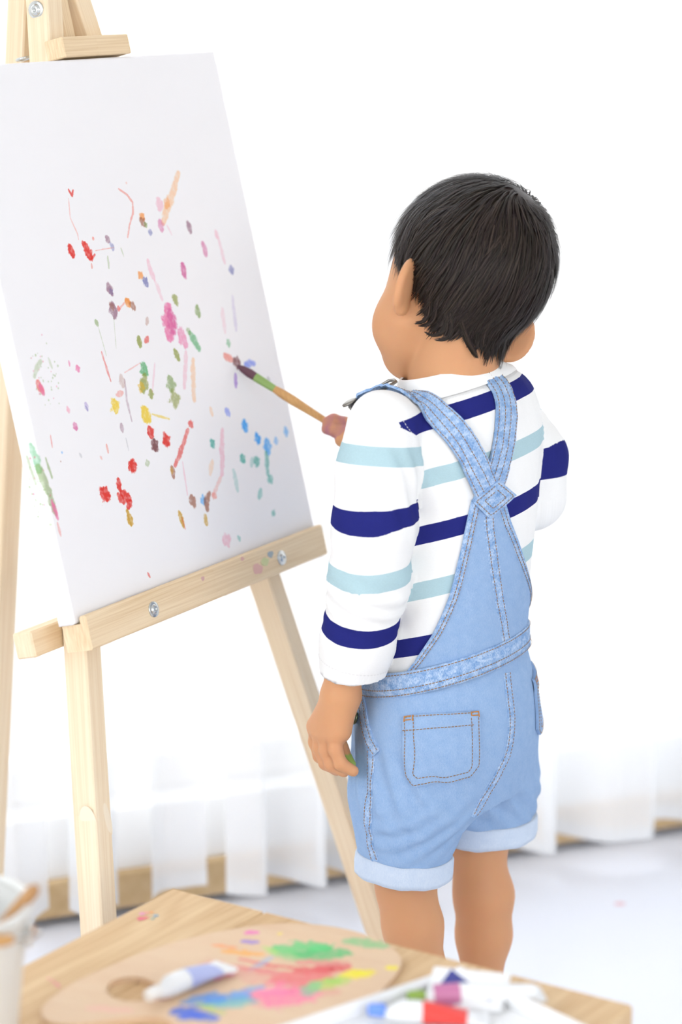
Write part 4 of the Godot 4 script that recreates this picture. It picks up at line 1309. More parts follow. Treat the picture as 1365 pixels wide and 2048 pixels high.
func column(p: Vector3, tab: Array) -> float:
	var f := clampf((tilted(p) - tab[0]) / 0.002, 0.0, tab[6] - 1.001)
	var i := int(f)
	f -= i
	var q := Vector3(p.x - lerpf(tab[1][i], tab[1][i + 1], f), 0, p.z - lerpf(tab[2][i], tab[2][i + 1], f))
	var a := lerpf(tab[3][i], tab[3][i + 1], f)
	var b := lerpf(tab[4][i], tab[4][i + 1], f)
	var u := q.dot(RIGHT)
	var w := q.dot(REAR)
	var k0 := sqrt(u * u / (a * a) + w * w / (b * b))
	var k1 := sqrt(u * u / (a * a * a * a) + w * w / (b * b * b * b))
	return k0 * (k0 - 1.0) / maxf(k1, 1.0) * tab[5][i]

# point on a column at angle phi (0 right side, 90 degrees the back) and tilted height
func on_column(phi: float, h: float, tab: Array, off: float) -> Vector3:
	var i := clampi(int((h - tab[0]) / 0.002), 0, tab[6] - 1)
	var d := RIGHT * cos(phi) + REAR * sin(phi)
	var k := sqrt(pow(cos(phi) / tab[3][i], 2) + pow(sin(phi) / tab[4][i], 2))
	var q := Vector3(tab[1][i], 0, tab[2][i]) + d * (1.0 / k + off)
	q.y = h + TILT_R * q.dot(RIGHT) + TILT_B * q.dot(REAR)
	return q

# sleeves
var arm_l := [[Vector3(-0.0614, 0.7028, 0.0740), 0.0335], [Vector3(-0.0677, 0.6618, 0.0830), 0.0362], [Vector3(-0.0703, 0.6142, 0.0880), 0.0372], [Vector3(-0.0747, 0.5599, 0.0860), 0.0362], [Vector3(-0.0846, 0.5008, 0.0780), 0.0332], [Vector3(-0.0919, 0.4527, 0.0700), 0.0300]]
var arm_r := [[Vector3(0.0703, 0.6688, -0.0680), 0.0325], [Vector3(0.0818, 0.6459, -0.0620), 0.0355], [Vector3(0.0832, 0.6094, -0.0600), 0.0330], [Vector3(0.0071, 0.6185, -0.1100), 0.0310], [Vector3(-0.0692, 0.6490, -0.1180), 0.0270]]

func chain(p: Vector3, list: Array, k := 0.01) -> float:
	var d := 1e9
	for j in list.size() - 1:
		var e := cone(p, list[j][0], list[j + 1][0], list[j][1], list[j + 1][1])
		d = e if j == 0 else smin(d, e, k)
	return d

func sd_sleeve_l(p: Vector3) -> float:
	var d := chain(p, arm_l)
	var ax: Vector3 = (arm_l[5][0] - arm_l[4][0]).normalized()
	return maxf(d, (p - CUFF_L).dot((ax + Vector3(0.10, -0.18, 0)).normalized()))

const CUFF_L := Vector3(-0.0901, 0.4697, 0.0750)

func sd_sleeve_r(p: Vector3) -> float:
	return chain(p, arm_r)

func wrinkle(p: Vector3) -> float:
	var a := noise.get_noise_3d(p.x * 2600.0, p.y * 1100.0, p.z * 2600.0)
	var b := noise.get_noise_3d(p.x * 900.0 + 50.0, p.y * 2400.0, p.z * 900.0)
	return a * 0.0011 + b * 0.0008

func sd_trunk(p: Vector3) -> float:
	return maxf(column(p, trunk_tab), maxf(tilted(p) - 0.7385, 0.40 - tilted(p)))

func sd_shirt(p: Vector3) -> float:
	var t := sd_trunk(p)
	var sl := sd_sleeve_l(p)
	var sr := sd_sleeve_r(p)
	var a := smin(t, sl, 0.013)
	a = smin(a, sr, 0.012)
	if absf(a) < 0.03:
		a += wrinkle(p) + fold_lines(p) + 0.0011 * exp(-pow((t - minf(sl, sr)) / 0.0022, 2.0))
	return a

# soft pulls running from the shoulder seam down the back and across the elbow
func fold_lines(p: Vector3) -> float:
	var u := p.dot(RIGHT)
	var h := tilted(p)
	var s := 0.0
	var w := clampf(1.0 - absf(h - 0.655) / 0.06, 0.0, 1.0) * clampf((-u - 0.03) / 0.03, 0.0, 1.0) * clampf(p.dot(REAR) / 0.02, 0.0, 1.0)
	s += w * 0.0016 * sin((u * 0.8 + h * 0.25) * 420.0)
	var e := clampf(1.0 - absf(p.y - 0.545) / 0.05, 0.0, 1.0) * clampf((-u - 0.075) / 0.02, 0.0, 1.0)
	s += e * 0.0012 * sin((p.y + 0.5 * p.dot(REAR)) * 330.0)
	return s

# shorts
var leg_l := [[Vector3(-0.0264, 0.3979, 0.0360), 0.0580], [Vector3(-0.0329, 0.3359, 0.0440), 0.0525], [Vector3(-0.0388, 0.2914, 0.0460), 0.0410], [Vector3(-0.0414, 0.2408, 0.0460), 0.0325]]
var leg_r := [[Vector3(0.0304, 0.3808, -0.0320), 0.0590], [Vector3(0.0372, 0.3230, -0.0360), 0.0540], [Vector3(0.0396, 0.2893, -0.0360), 0.0425], [Vector3(0.0401, 0.2501, -0.0360), 0.0360]]
const HEM_L := Vector3(-0.0401, 0.2652, 0.0460)
const HEM_R := Vector3(0.0398, 0.2789, -0.0360)

func sd_shorts(p: Vector3) -> float:
	var hp := column(p, hips_tab)
	var th := tilted(p)
	hp = maxf(hp, 0.318 - th)
	var l := maxf(chain(p, leg_l, 0.02), (p - HEM_L).dot(Vector3(-0.06, -0.99, 0.06)))
	var r := maxf(chain(p, leg_r, 0.02), (p - HEM_R).dot(Vector3(-0.02, -0.99, -0.05)))
	var d := smin(smin(hp, l, 0.022), r, 0.022)
	d = smin(l, r, 0.004) if th < 0.29 else d
	d = maxf(d, th - 0.474)
	if absf(d) < 0.03:
		d += noise.get_noise_3d(p.x * 1300.0, p.y * 800.0, p.z * 1300.0) * 0.0016 + crease(p)
	return d

func crease(p: Vector3) -> float:
	var u := p.dot(RIGHT)
	var s := 0.0
	# drag lines under the seat of each leg
	var w := clampf(1.0 - absf(p.y - 0.315) / 0.045, 0.0, 1.0) * clampf(p.dot(REAR) / 0.03 + 0.6, 0.0, 1.0)
	s += w * 0.0014 * sin((p.y * 1.1 + absf(u + 0.002) * 0.9) * 260.0)
	# bagging on the outer side below the pocket opening
	var e := clampf((-u - 0.06) / 0.02, 0.0, 1.0) * clampf(1.0 - absf(p.y - 0.36) / 0.06, 0.0, 1.0)
	s += e * 0.0022 * sin((p.y * 0.5 + p.dot(REAR) * 1.2) * 230.0)
	return s

# head: own axes l (child's left), u (crown), f (face)
const HEAD := Vector3(0.0209, 0.8391, -0.0180)
const HL := Vector3(-0.8005, 0.4203, 0.4273)
const HU := Vector3(0.3253, 0.8986, -0.2945)
const HF := Vector3(-0.5077, -0.0967, -0.8561)
const SKULL := Vector3(0.0665, 0.0770, 0.0840)

func to_head(p: Vector3) -> Vector3:
	var q := p - HEAD
	return Vector3(q.dot(HL), q.dot(HU), q.dot(HF))

func from_head(q: Vector3) -> Vector3:
	return HEAD + HL * q.x + HU * q.y + HF * q.z

func sd_skull(q: Vector3) -> float:
	var d := ellipsoid(q, SKULL)
	return d

const NECK := Vector3(-0.0000, 0.7133, 0.0000)

# the skin under the hair: skull, cheeks and neck without the ears
func sd_bare(p: Vector3) -> float:
	var q := to_head(p)
	var d := ellipsoid(q, SKULL)
	d = smin(d, ellipsoid(q - Vector3(0, -0.056, 0.030), Vector3(0.051, 0.056, 0.050)), 0.022)
	return smin(d, cone(p, from_head(Vector3(0, -0.045, -0.022)), NECK, 0.0385, 0.0410), 0.011)

func sd_head(p: Vector3) -> float:
	var q := to_head(p)
	var s := Vector3(absf(q.x), q.y, q.z)
	var d := ellipsoid(q, SKULL)
	d = smin(d, ellipsoid(q - Vector3(0, -0.056, 0.030), Vector3(0.051, 0.056, 0.050)), 0.022)
	d = smin(d, ellipsoid(s - Vector3(0.028, -0.073, 0.038), Vector3(0.0265, 0.029, 0.026)), 0.014)
	d = smin(d, s.distance_to(Vector3(0.0, -0.100, 0.050)) - 0.016, 0.018)
	d = smin(d, cone(s, Vector3(0.040, -0.072, 0.012), Vector3(0.012, -0.100, 0.044), 0.014, 0.014), 0.014)
	d = smin(d, cone(s, Vector3(0, -0.038, 0.078), Vector3(0, -0.060, 0.088), 0.004, 0.0085), 0.012)
	d = smin(d, s.distance_to(Vector3(0.008, -0.062, 0.083)) - 0.0055, 0.006)
	d = smin(d, ellipsoid(q - Vector3(0, -0.0775, 0.0765), Vector3(0.016, 0.0045, 0.006)), 0.006)
	d = smin(d, ellipsoid(q - Vector3(0, -0.0865, 0.0740), Vector3(0.014, 0.0045, 0.006)), 0.006)
	d = -smin(-d, s.distance_to(Vector3(0.027, -0.034, 0.088)) - 0.011, 0.012)
	# ear: rim, bowl and lobe standing off the side of the head
	if s.x > 0.04:
		var e := s - Vector3(0.0530, -0.047, -0.006)
		# turn the shell outwards and back
		var c := 0.66
		var n := 0.751
		e = Vector3(e.x * c + e.z * n, e.y, -e.x * n + e.z * c)
		var shell := ellipsoid(e - Vector3(0.004, 0.0, -0.009), Vector3(0.0050, 0.0230, 0.0180))
		var ring := Vector2(Vector2((e.z + 0.009) / 0.0172, e.y / 0.0212).length() - 1.0, 0.0).x * 0.016
		var rim := Vector2(ring, e.x - 0.0062).length() - 0.0036
		if e.z > 0.006:
			rim += (e.z - 0.006) * 1.5
		var lobe := ellipsoid(e - Vector3(0.004, -0.0200, -0.004), Vector3(0.0050, 0.0075, 0.0072))
		shell = -smin(-shell, ellipsoid(e - Vector3(0.0115, 0.002, -0.006), Vector3(0.007, 0.0135, 0.0090)), 0.004)
		var ear := smin(smin(shell, rim, 0.004), lobe, 0.005)
		d = smin(d, ear, 0.005)
	var nk := cone(p, from_head(Vector3(0, -0.045, -0.022)), NECK, 0.0385, 0.0410)
	return smin(d, nk, 0.005)

# left hand hanging, seen from the back
var hand_l := []
var fingers_l := [
	[[Vector3(-0.1228, 0.4120, 0.0520), 0.0078], [Vector3(-0.1238, 0.3956, 0.0500), 0.0068], [Vector3(-0.1200, 0.3831, 0.0540), 0.0062], [Vector3(-0.1129, 0.3782, 0.0600), 0.0056]],
	[[Vector3(-0.1185, 0.4106, 0.0630), 0.0078], [Vector3(-0.1194, 0.3940, 0.0630), 0.0070], [Vector3(-0.1143, 0.3809, 0.0680), 0.0064], [Vector3(-0.1040, 0.3757, 0.0730), 0.0056]],
	[[Vector3(-0.1123, 0.4109, 0.0730), 0.0076], [Vector3(-0.1133, 0.3950, 0.0750), 0.0069], [Vector3(-0.1086, 0.3827, 0.0790), 0.0063], [Vector3(-0.0974, 0.3770, 0.0810), 0.0055]],
	[[Vector3(-0.1049, 0.4149, 0.0820), 0.0072], [Vector3(-0.1049, 0.3997, 0.0860), 0.0066], [Vector3(-0.1002, 0.3867, 0.0880), 0.0061], [Vector3(-0.0886, 0.3795, 0.0870), 0.0052]]]
var thumb_l := [[Vector3(-0.1049, 0.4368, 0.0500), 0.0095], [Vector3(-0.1068, 0.4110, 0.0460), 0.0088], [Vector3(-0.1002, 0.3893, 0.0550), 0.0072], [Vector3(-0.0918, 0.3796, 0.0700), 0.0060]]

func sd_hand_l(p: Vector3) -> float:
	var d := cone(p, Vector3(-0.0956, 0.4922, 0.0730), Vector3(-0.0993, 0.4508, 0.0700), 0.0188, 0.0172)
	var wrist := Vector3(-0.1002, 0.4466, 0.0690)
	for f: Array in fingers_l:
		d = smin(d, cone(p, wrist, f[0][0], 0.0150, 0.0098), 0.008)
	d = smin(d, cone(p, Vector3(-0.1002, 0.4455, 0.0780), Vector3(-0.0993, 0.4161, 0.0800), 0.0125, 0.0090), 0.008)
	for f: Array in fingers_l:
		d = smin(d, chain(p, f, 0.003), 0.0035)
	d = smin(d, chain(p, thumb_l, 0.004), 0.005)
	return d

var fingers_r := [
	[[Vector3(-0.0855, 0.6576, -0.1200), 0.0075], [Vector3(-0.0963, 0.6680, -0.1180), 0.0068], [Vector3(-0.1071, 0.6718, -0.1190), 0.0060], [Vector3(-0.1135, 0.6698, -0.1220), 0.0052]],
	[[Vector3(-0.0835, 0.6542, -0.1120), 0.0075], [Vector3(-0.0944, 0.6610, -0.1080), 0.0070], [Vector3(-0.1052, 0.6622, -0.1120), 0.0062], [Vector3(-0.1140, 0.6626, -0.1200), 0.0055]],
	[[Vector3(-0.0816, 0.6504, -0.1060), 0.0074], [Vector3(-0.0914, 0.6546, -0.1000), 0.0068], [Vector3(-0.0993, 0.6544, -0.1060), 0.0062], [Vector3(-0.0983, 0.6540, -0.1180), 0.0055]],
	[[Vector3(-0.0787, 0.6468, -0.1040), 0.0070], [Vector3(-0.0866, 0.6490, -0.0980), 0.0064], [Vector3(-0.0924, 0.6488, -0.1040), 0.0058], [Vector3(-0.0914, 0.6498, -0.1140), 0.0052]]]
var thumb_r := [[Vector3(-0.0740, 0.6537, -0.1300), 0.0095], [Vector3(-0.0884, 0.6575, -0.1360), 0.0082], [Vector3(-0.1002, 0.6611, -0.1330), 0.0068], [Vector3(-0.1091, 0.6648, -0.1270), 0.0058]]

func sd_hand_r(p: Vector3) -> float:
	var d := cone(p, arm_r[3][0], Vector3(-0.0658, 0.6500, -0.1180), 0.0200, 0.0165)
	for f: Array in fingers_r:
		d = smin(d, cone(p, Vector3(-0.0668, 0.6500, -0.1180), f[0][0], 0.0140, 0.0092), 0.008)
	for f: Array in fingers_r:
		d = smin(d, chain(p, f, 0.003), 0.003)
	d = smin(d, chain(p, thumb_r, 0.004), 0.004)
	return d

var shank_l := [[Vector3(-0.0385, 0.3359, 0.0440), 0.036], [Vector3(-0.0380, 0.2476, 0.0440), 0.0268], [Vector3(-0.0313, 0.2118, 0.0500), 0.0275], [Vector3(-0.0252, 0.1605, 0.0500), 0.0255], [Vector3(-0.0212, 0.0963, 0.0460), 0.0190]]
var shank_r := [[Vector3(0.0337, 0.3282, -0.0360), 0.034], [Vector3(0.0347, 0.2528, -0.0360), 0.0258], [Vector3(0.0413, 0.2105, -0.0300), 0.0282], [Vector3(0.0419, 0.1682, -0.0300), 0.0262], [Vector3(0.0399, 0.1077, -0.0340), 0.0190]]

func foot(p: Vector3, ankle: Vector3) -> float:
	var toe := -REAR
	var heel := Vector3(ankle.x, 0.017, ankle.z) + REAR * 0.012
	var ball := Vector3(ankle.x, 0.012, ankle.z) + toe * 0.062
	var d := smin(cone(p, ankle, heel, 0.019, 0.017), cone(p, heel + Vector3(0, 0.002, 0), ball, 0.019, 0.0125), 0.015)
	d = smin(d, cone(p, ankle, ball + Vector3(0, 0.004, 0), 0.017, 0.011), 0.012)
	for k in 5:
		var s := (k - 2) * 0.0085
		var a := ball + RIGHT * s
		d = smin(d, cone(p, a + Vector3(0, -0.003, 0), a + toe * (0.022 - absf(s) * 0.3) + Vector3(0, -0.0045, 0), 0.0078, 0.0062), 0.005)
	return d

func sd_limbs(p: Vector3) -> float:
	var d := 1e9
	if p.y < 0.36:
		d = smin(chain(p, shank_l, 0.012), foot(p, shank_l[4][0]), 0.012)
		var r := smin(chain(p, shank_r, 0.012), foot(p, shank_r[4][0]), 0.012)
		d = minf(d, r)
	if p.y > 0.24:
		# the trunk under the clothes
		d = minf(d, maxf(column(p, trunk_tab) + 0.012, maxf(tilted(p) - 0.73, 0.37 - tilted(p))))
		d = smin(d, chain(p, [[Vector3(-0.0264, 0.3979, 0.0360), 0.045], [Vector3(-0.0383, 0.2856, 0.0440), 0.032]]), 0.02)
		d = smin(d, chain(p, [[Vector3(0.0304, 0.3808, -0.0320), 0.045], [Vector3(0.0343, 0.2815, -0.0360), 0.031]]), 0.02)
		d = smin(d, chain(p, [[arm_l[0][0], 0.022], [arm_l[2][0], 0.02], [arm_l[4][0], 0.0188]]), 0.02)
		d = smin(d, chain(p, [[arm_r[0][0], 0.022], [arm_r[2][0], 0.0205], [arm_r[3][0], 0.0200]]), 0.02)
	return d

func skin_tint(p: Vector3) -> Color:
	# linear colours; paint on fingertips, redder lips, knees and ear rims
	var c := SKIN
	var n := noise.get_noise_3d(p.x * 900.0, p.y * 900.0, p.z * 900.0)
	c = c.lerp(Color(0.60, 0.27, 0.14), clampf(n * 0.35 + 0.12, 0.0, 0.3))
	if p.y > 0.72:
		var q := to_head(p)
		if q.z > 0.06 and q.y < -0.071 and q.y > -0.092 and absf(q.x) < 0.018:
			c = Color(0.58, 0.19, 0.16)
	if p.distance_to(thumb_l[3][0]) < 0.0105:
		c = Color(0.30, 0.42, 0.10)
	if p.distance_to(fingers_r[0][2][0]) < 0.022 and p.x < -0.095:
		var s := noise.get_noise_3d(p.x * 4000.0, p.y * 4000.0, p.z * 4000.0)
		c = c.lerp(Color(0.42, 0.16, 0.22), clampf(0.55 + s, 0.15, 0.85))
	return c

const SKIN := Color(0.66, 0.335, 0.165)

# ------------------------------------------------------------------ cloth details
func ribbon(f: Callable, path: Array, width: float, lift: float, thick: float, m: Material, called: String, parent: Node3D, pucker := 0.0, cols := 6, lean := Vector3.ZERO) -> Array:
	# a strip of cloth laid along a path on a surface; returns its [points, normals] rows for stitching
	var n := path.size()
	var pr := []
	var nr := []
	for k in n:
		var p: Vector3 = path[k]
		var tg: Vector3 = (path[mini(k + 1, n - 1)] - path[maxi(k - 1, 0)]).normalized()
		var nn := gradient(f, p, 0.002)
		nn = (nn + lean * exp(-pow((float(k) / n - 0.52) / 0.17, 2.0))).normalized()
		var side := tg.cross(nn).normalized()
		var row := []
		var rn := []
		for j in cols + 1:
			var s := (float(j) / cols - 0.5) * width
			var q := p + side * s
			if f.call(q) < 0.0 or lean == Vector3.ZERO:
				q = settle(f, q, 0.0, 2)
			var gn := gradient(f, q, 0.002)
			if lean != Vector3.ZERO:
				gn = (gn + lean * exp(-pow((float(k) / n - 0.52) / 0.17, 2.0))).normalized()
			var edge := absf(float(j) / cols - 0.5) * 2.0
			var pk := pucker * noise.get_noise_2d(k * 90.0, j * 55.0 + width * 9000.0)
			row.append(q + gn * (lift + pk - (0.0007 if edge > 0.95 else 0.0)))
			rn.append(gn)
		pr.append(row); nr.append(rn)
	var g := Geo.new()
	sheet(g, pr, nr, thick)
	part(called, g.mesh(), m, parent)
	return [pr, nr]

# a sheet with thickness from rows of outer points; uv in metres along and across
func sheet(g: Geo, pr: Array, nr: Array, thick: float) -> void:
	var R := pr.size()
	var C: int = pr[0].size()
	var nn := []
	for r in R:
		var row := []
		for c in C:
			var du: Vector3 = pr[mini(r + 1, R - 1)][c] - pr[maxi(r - 1, 0)][c]
			var dv: Vector3 = pr[r][mini(c + 1, C - 1)] - pr[r][maxi(c - 1, 0)]
			var q := du.cross(dv)
			if q.length_squared() < 1e-16:
				q = nr[r][c]
			q = q.normalized()
			if q.dot(nr[r][c]) < 0.0:
				q = -q
			row.append((q + nr[r][c] * 0.3).normalized())
		nn.append(row)
	var uv := []
	var along := 0.0
	for r in R:
		if r > 0:
			along += pr[r][C / 2].distance_to(pr[r - 1][C / 2])
		var ru := []
		for c in C:
			ru.append(Vector2(pr[r][c].distance_to(pr[r][0]), along))
		uv.append(ru)
	g.grid(pr, nn, uv)
	# the rim
	var loop := []
	for c in C:
		loop.append([0, c])
	for r in range(1, R):
		loop.append([r, C - 1])
	for c in range(C - 2, -1, -1):
		loop.append([R - 1, c])
	for r in range(R - 2, 0, -1):
		loop.append([r, 0])
	var ctr: Vector3 = pr[R / 2][C / 2]
	for k in loop.size():
		var a: Array = loop[k]
		var b: Array = loop[(k + 1) % loop.size()]
		var pa: Vector3 = pr[a[0]][a[1]]
		var pb: Vector3 = pr[b[0]][b[1]]
		var na: Vector3 = nr[a[0]][a[1]]
		var nb: Vector3 = nr[b[0]][b[1]]
		var out := (pb - pa).cross(na).normalized()
		if out.dot(pa - ctr) < 0.0:
			out = -out
		g.quad(g.vert(pa, out), g.vert(pb, out), g.vert(pb - nb * thick, out), g.vert(pa - na * thick, out))

# a row of thread stitches along points (with normals)
func stitches(g: Geo, pts: Array, nrm: Array, long := 0.0024, gap := 0.0009, w := 0.00085) -> void:
	var d := 0.0
	var total := 0.0
	var acc := [0.0]
	for k in range(1, pts.size()):
		total += pts[k].distance_to(pts[k - 1])
		acc.append(total)
	var k := 0
	while d + long < total:
		var ends := []
		for e: float in [d, d + long]:
			while k < pts.size() - 2 and acc[k + 1] < e:
				k += 1
			var f: float = clampf((e - acc[k]) / maxf(acc[k + 1] - acc[k], 1e-6), 0.0, 1.0)
			ends.append([(pts[k] as Vector3).lerp(pts[k + 1], f), (nrm[k] as Vector3).lerp(nrm[k + 1], f).normalized()])
		var a: Vector3 = ends[0][0]
		var b: Vector3 = ends[1][0]
		var nn: Vector3 = ends[0][1]
		var s := (b - a).cross(nn).normalized() * w * 0.5
		var up := nn * 0.0006
		var m := (a + b) * 0.5
		var i0 := g.vert(a - s, (nn - s.normalized() * 0.5).normalized())
		var i1 := g.vert(a + s, (nn + s.normalized() * 0.5).normalized())
		var i2 := g.vert(b + s, (nn + s.normalized() * 0.5).normalized())
		var i3 := g.vert(b - s, (nn - s.normalized() * 0.5).normalized())
		var i4 := g.vert(m + up, nn)
		g.tri(i0, i1, i4); g.tri(i1, i2, i4); g.tri(i2, i3, i4); g.tri(i3, i0, i4)
		d += long + gap

func row_line(rows: Array, j: float, lift := 0.0002) -> Array:
	# a line along a strip at the fractional column j (0..1)
	var p := []
	var n := []
	for r in rows[0].size():
		var c: int = rows[0][r].size() - 1
		var f := j * c
		var i := mini(int(f), c - 1)
		f -= i
		n.append((rows[1][r][i] as Vector3).lerp(rows[1][r][i + 1], f).normalized())
		p.append((rows[0][r][i] as Vector3).lerp(rows[0][r][i + 1], f) + n[-1] * lift)
	return [p, n]

func line_on(f: Callable, path: Array, off: float) -> Array:
	var p := []
	var n := []
	for q: Vector3 in path:
		var s := settle(f, q, off, 3)
		p.append(s)
		n.append(gradient(f, s, 0.002))
	return [p, n]

func spline(src: Array, n: int) -> Array:
	var o := []
	var m := src.size()
	for k in n:
		var f := float(k) / (n - 1) * (m - 1)
		var i := mini(int(f), m - 2)
		f -= i
		o.append((src[i] as Vector3).cubic_interpolate(src[i + 1], src[maxi(i - 1, 0)], src[mini(i + 2, m - 1)], f))
	return o

func seam(f: Callable, path: Array, spread: float, lift: float, thread: Geo, m: Material, called: String, parent: Node3D) -> void:
	# a raised felled seam with two lines of stitching
	var n := maxi(8, int(path.size()))
	var rows := ribbon(f, path, spread, lift, 0.002, m, called, parent, 0.0006, 4)
	for j: float in [0.18, 0.82]:
		var l := row_line(rows, j)
		stitches(thread, l[0], l[1])

func build_person() -> void:
	trunk_tab = table_of(TRUNK)
	hips_tab = table_of(HIPS)
	var t := thing("person", "toddler in striped shirt and light denim overalls, back turned, painting with one hand raised", "person", Vector3(0.10, 0, -2.25))

	var skin := std(Color.WHITE, 0.55, 0.4)
	skin.vertex_color_use_as_albedo = true
	skin.subsurf_scatter_enabled = true
	skin.subsurf_scatter_strength = 0.12
	var body := Geo.new()
	add_net(body, net(sd_head, HEAD - Vector3(0.12, 0.20, 0.12), HEAD + Vector3(0.12, 0.09, 0.12), 0.003), skin_tint)
	add_net(body, net(sd_hand_l, Vector3(-0.1343, 0.4597, 0.0200), Vector3(-0.0785, 0.4893, 0.1200) + Vector3(0, 0.012, 0) - Vector3(0, 0, 0) + Vector3(0.0, 0.0, 0.0), 0.0025) if false else net(sd_hand_l, Vector3(-0.14, 0.325, 0.02), Vector3(-0.065, 0.475, 0.12), 0.0025), skin_tint)
	add_net(body, net(sd_hand_r, Vector3(-0.14, 0.61, -0.17), Vector3(-0.03, 0.71, -0.07), 0.0025), skin_tint)
	add_net(body, net(sd_limbs, Vector3(-0.17, -0.01, -0.2), Vector3(0.17, 0.76, 0.2), 0.006), skin_tint)
	part("body", body.mesh(), skin, t)
	for s: float in [-1.0, 1.0]:
		var eg := Geo.new()
		var c := from_head(Vector3(s * 0.027, -0.034, 0.0715))
		var x := Transform3D(Basis(HL, HF, HU.normalized()), c)
		add_lathe(eg, [Vector2(0.0, -0.0095), Vector2(0.0067, -0.0067), Vector2(0.0095, 0.0), Vector2(0.0067, 0.0067), Vector2(0.0052, 0.0078)], 20, x)
		var eye := part("eye", eg.mesh(), std(rgb(238, 234, 230), 0.2), t)
		var ig := Geo.new()
		add_lathe(ig, [Vector2(0.0055, 0.0076), Vector2(0.003, 0.0091), Vector2(0.0, 0.0096)], 20, x)
		part("iris", ig.mesh(), std(rgb(46, 30, 22), 0.1), eye)

	build_hair(t)
	build_shirt(t)
	build_overalls(t)

func hair_edge(phi: float) -> float:
	# lowest u of the hair at an angle round the head: 0 the face, PI the nape
	var k := [[0.0, 0.046], [0.6, 0.040], [1.0, 0.012], [1.3, -0.020], [1.55, -0.022], [1.72, -0.024], [1.85, -0.044], [2.1, -0.056], [2.4, -0.059], [2.75, -0.060], [PI, -0.062]]
	for i in k.size() - 1:
		if phi <= k[i + 1][0]:
			var f: float = (phi - k[i][0]) / (k[i + 1][0] - k[i][0])
			return lerpf(k[i][1], k[i + 1][1], f * f * (3.0 - 2.0 * f))
	return -0.062

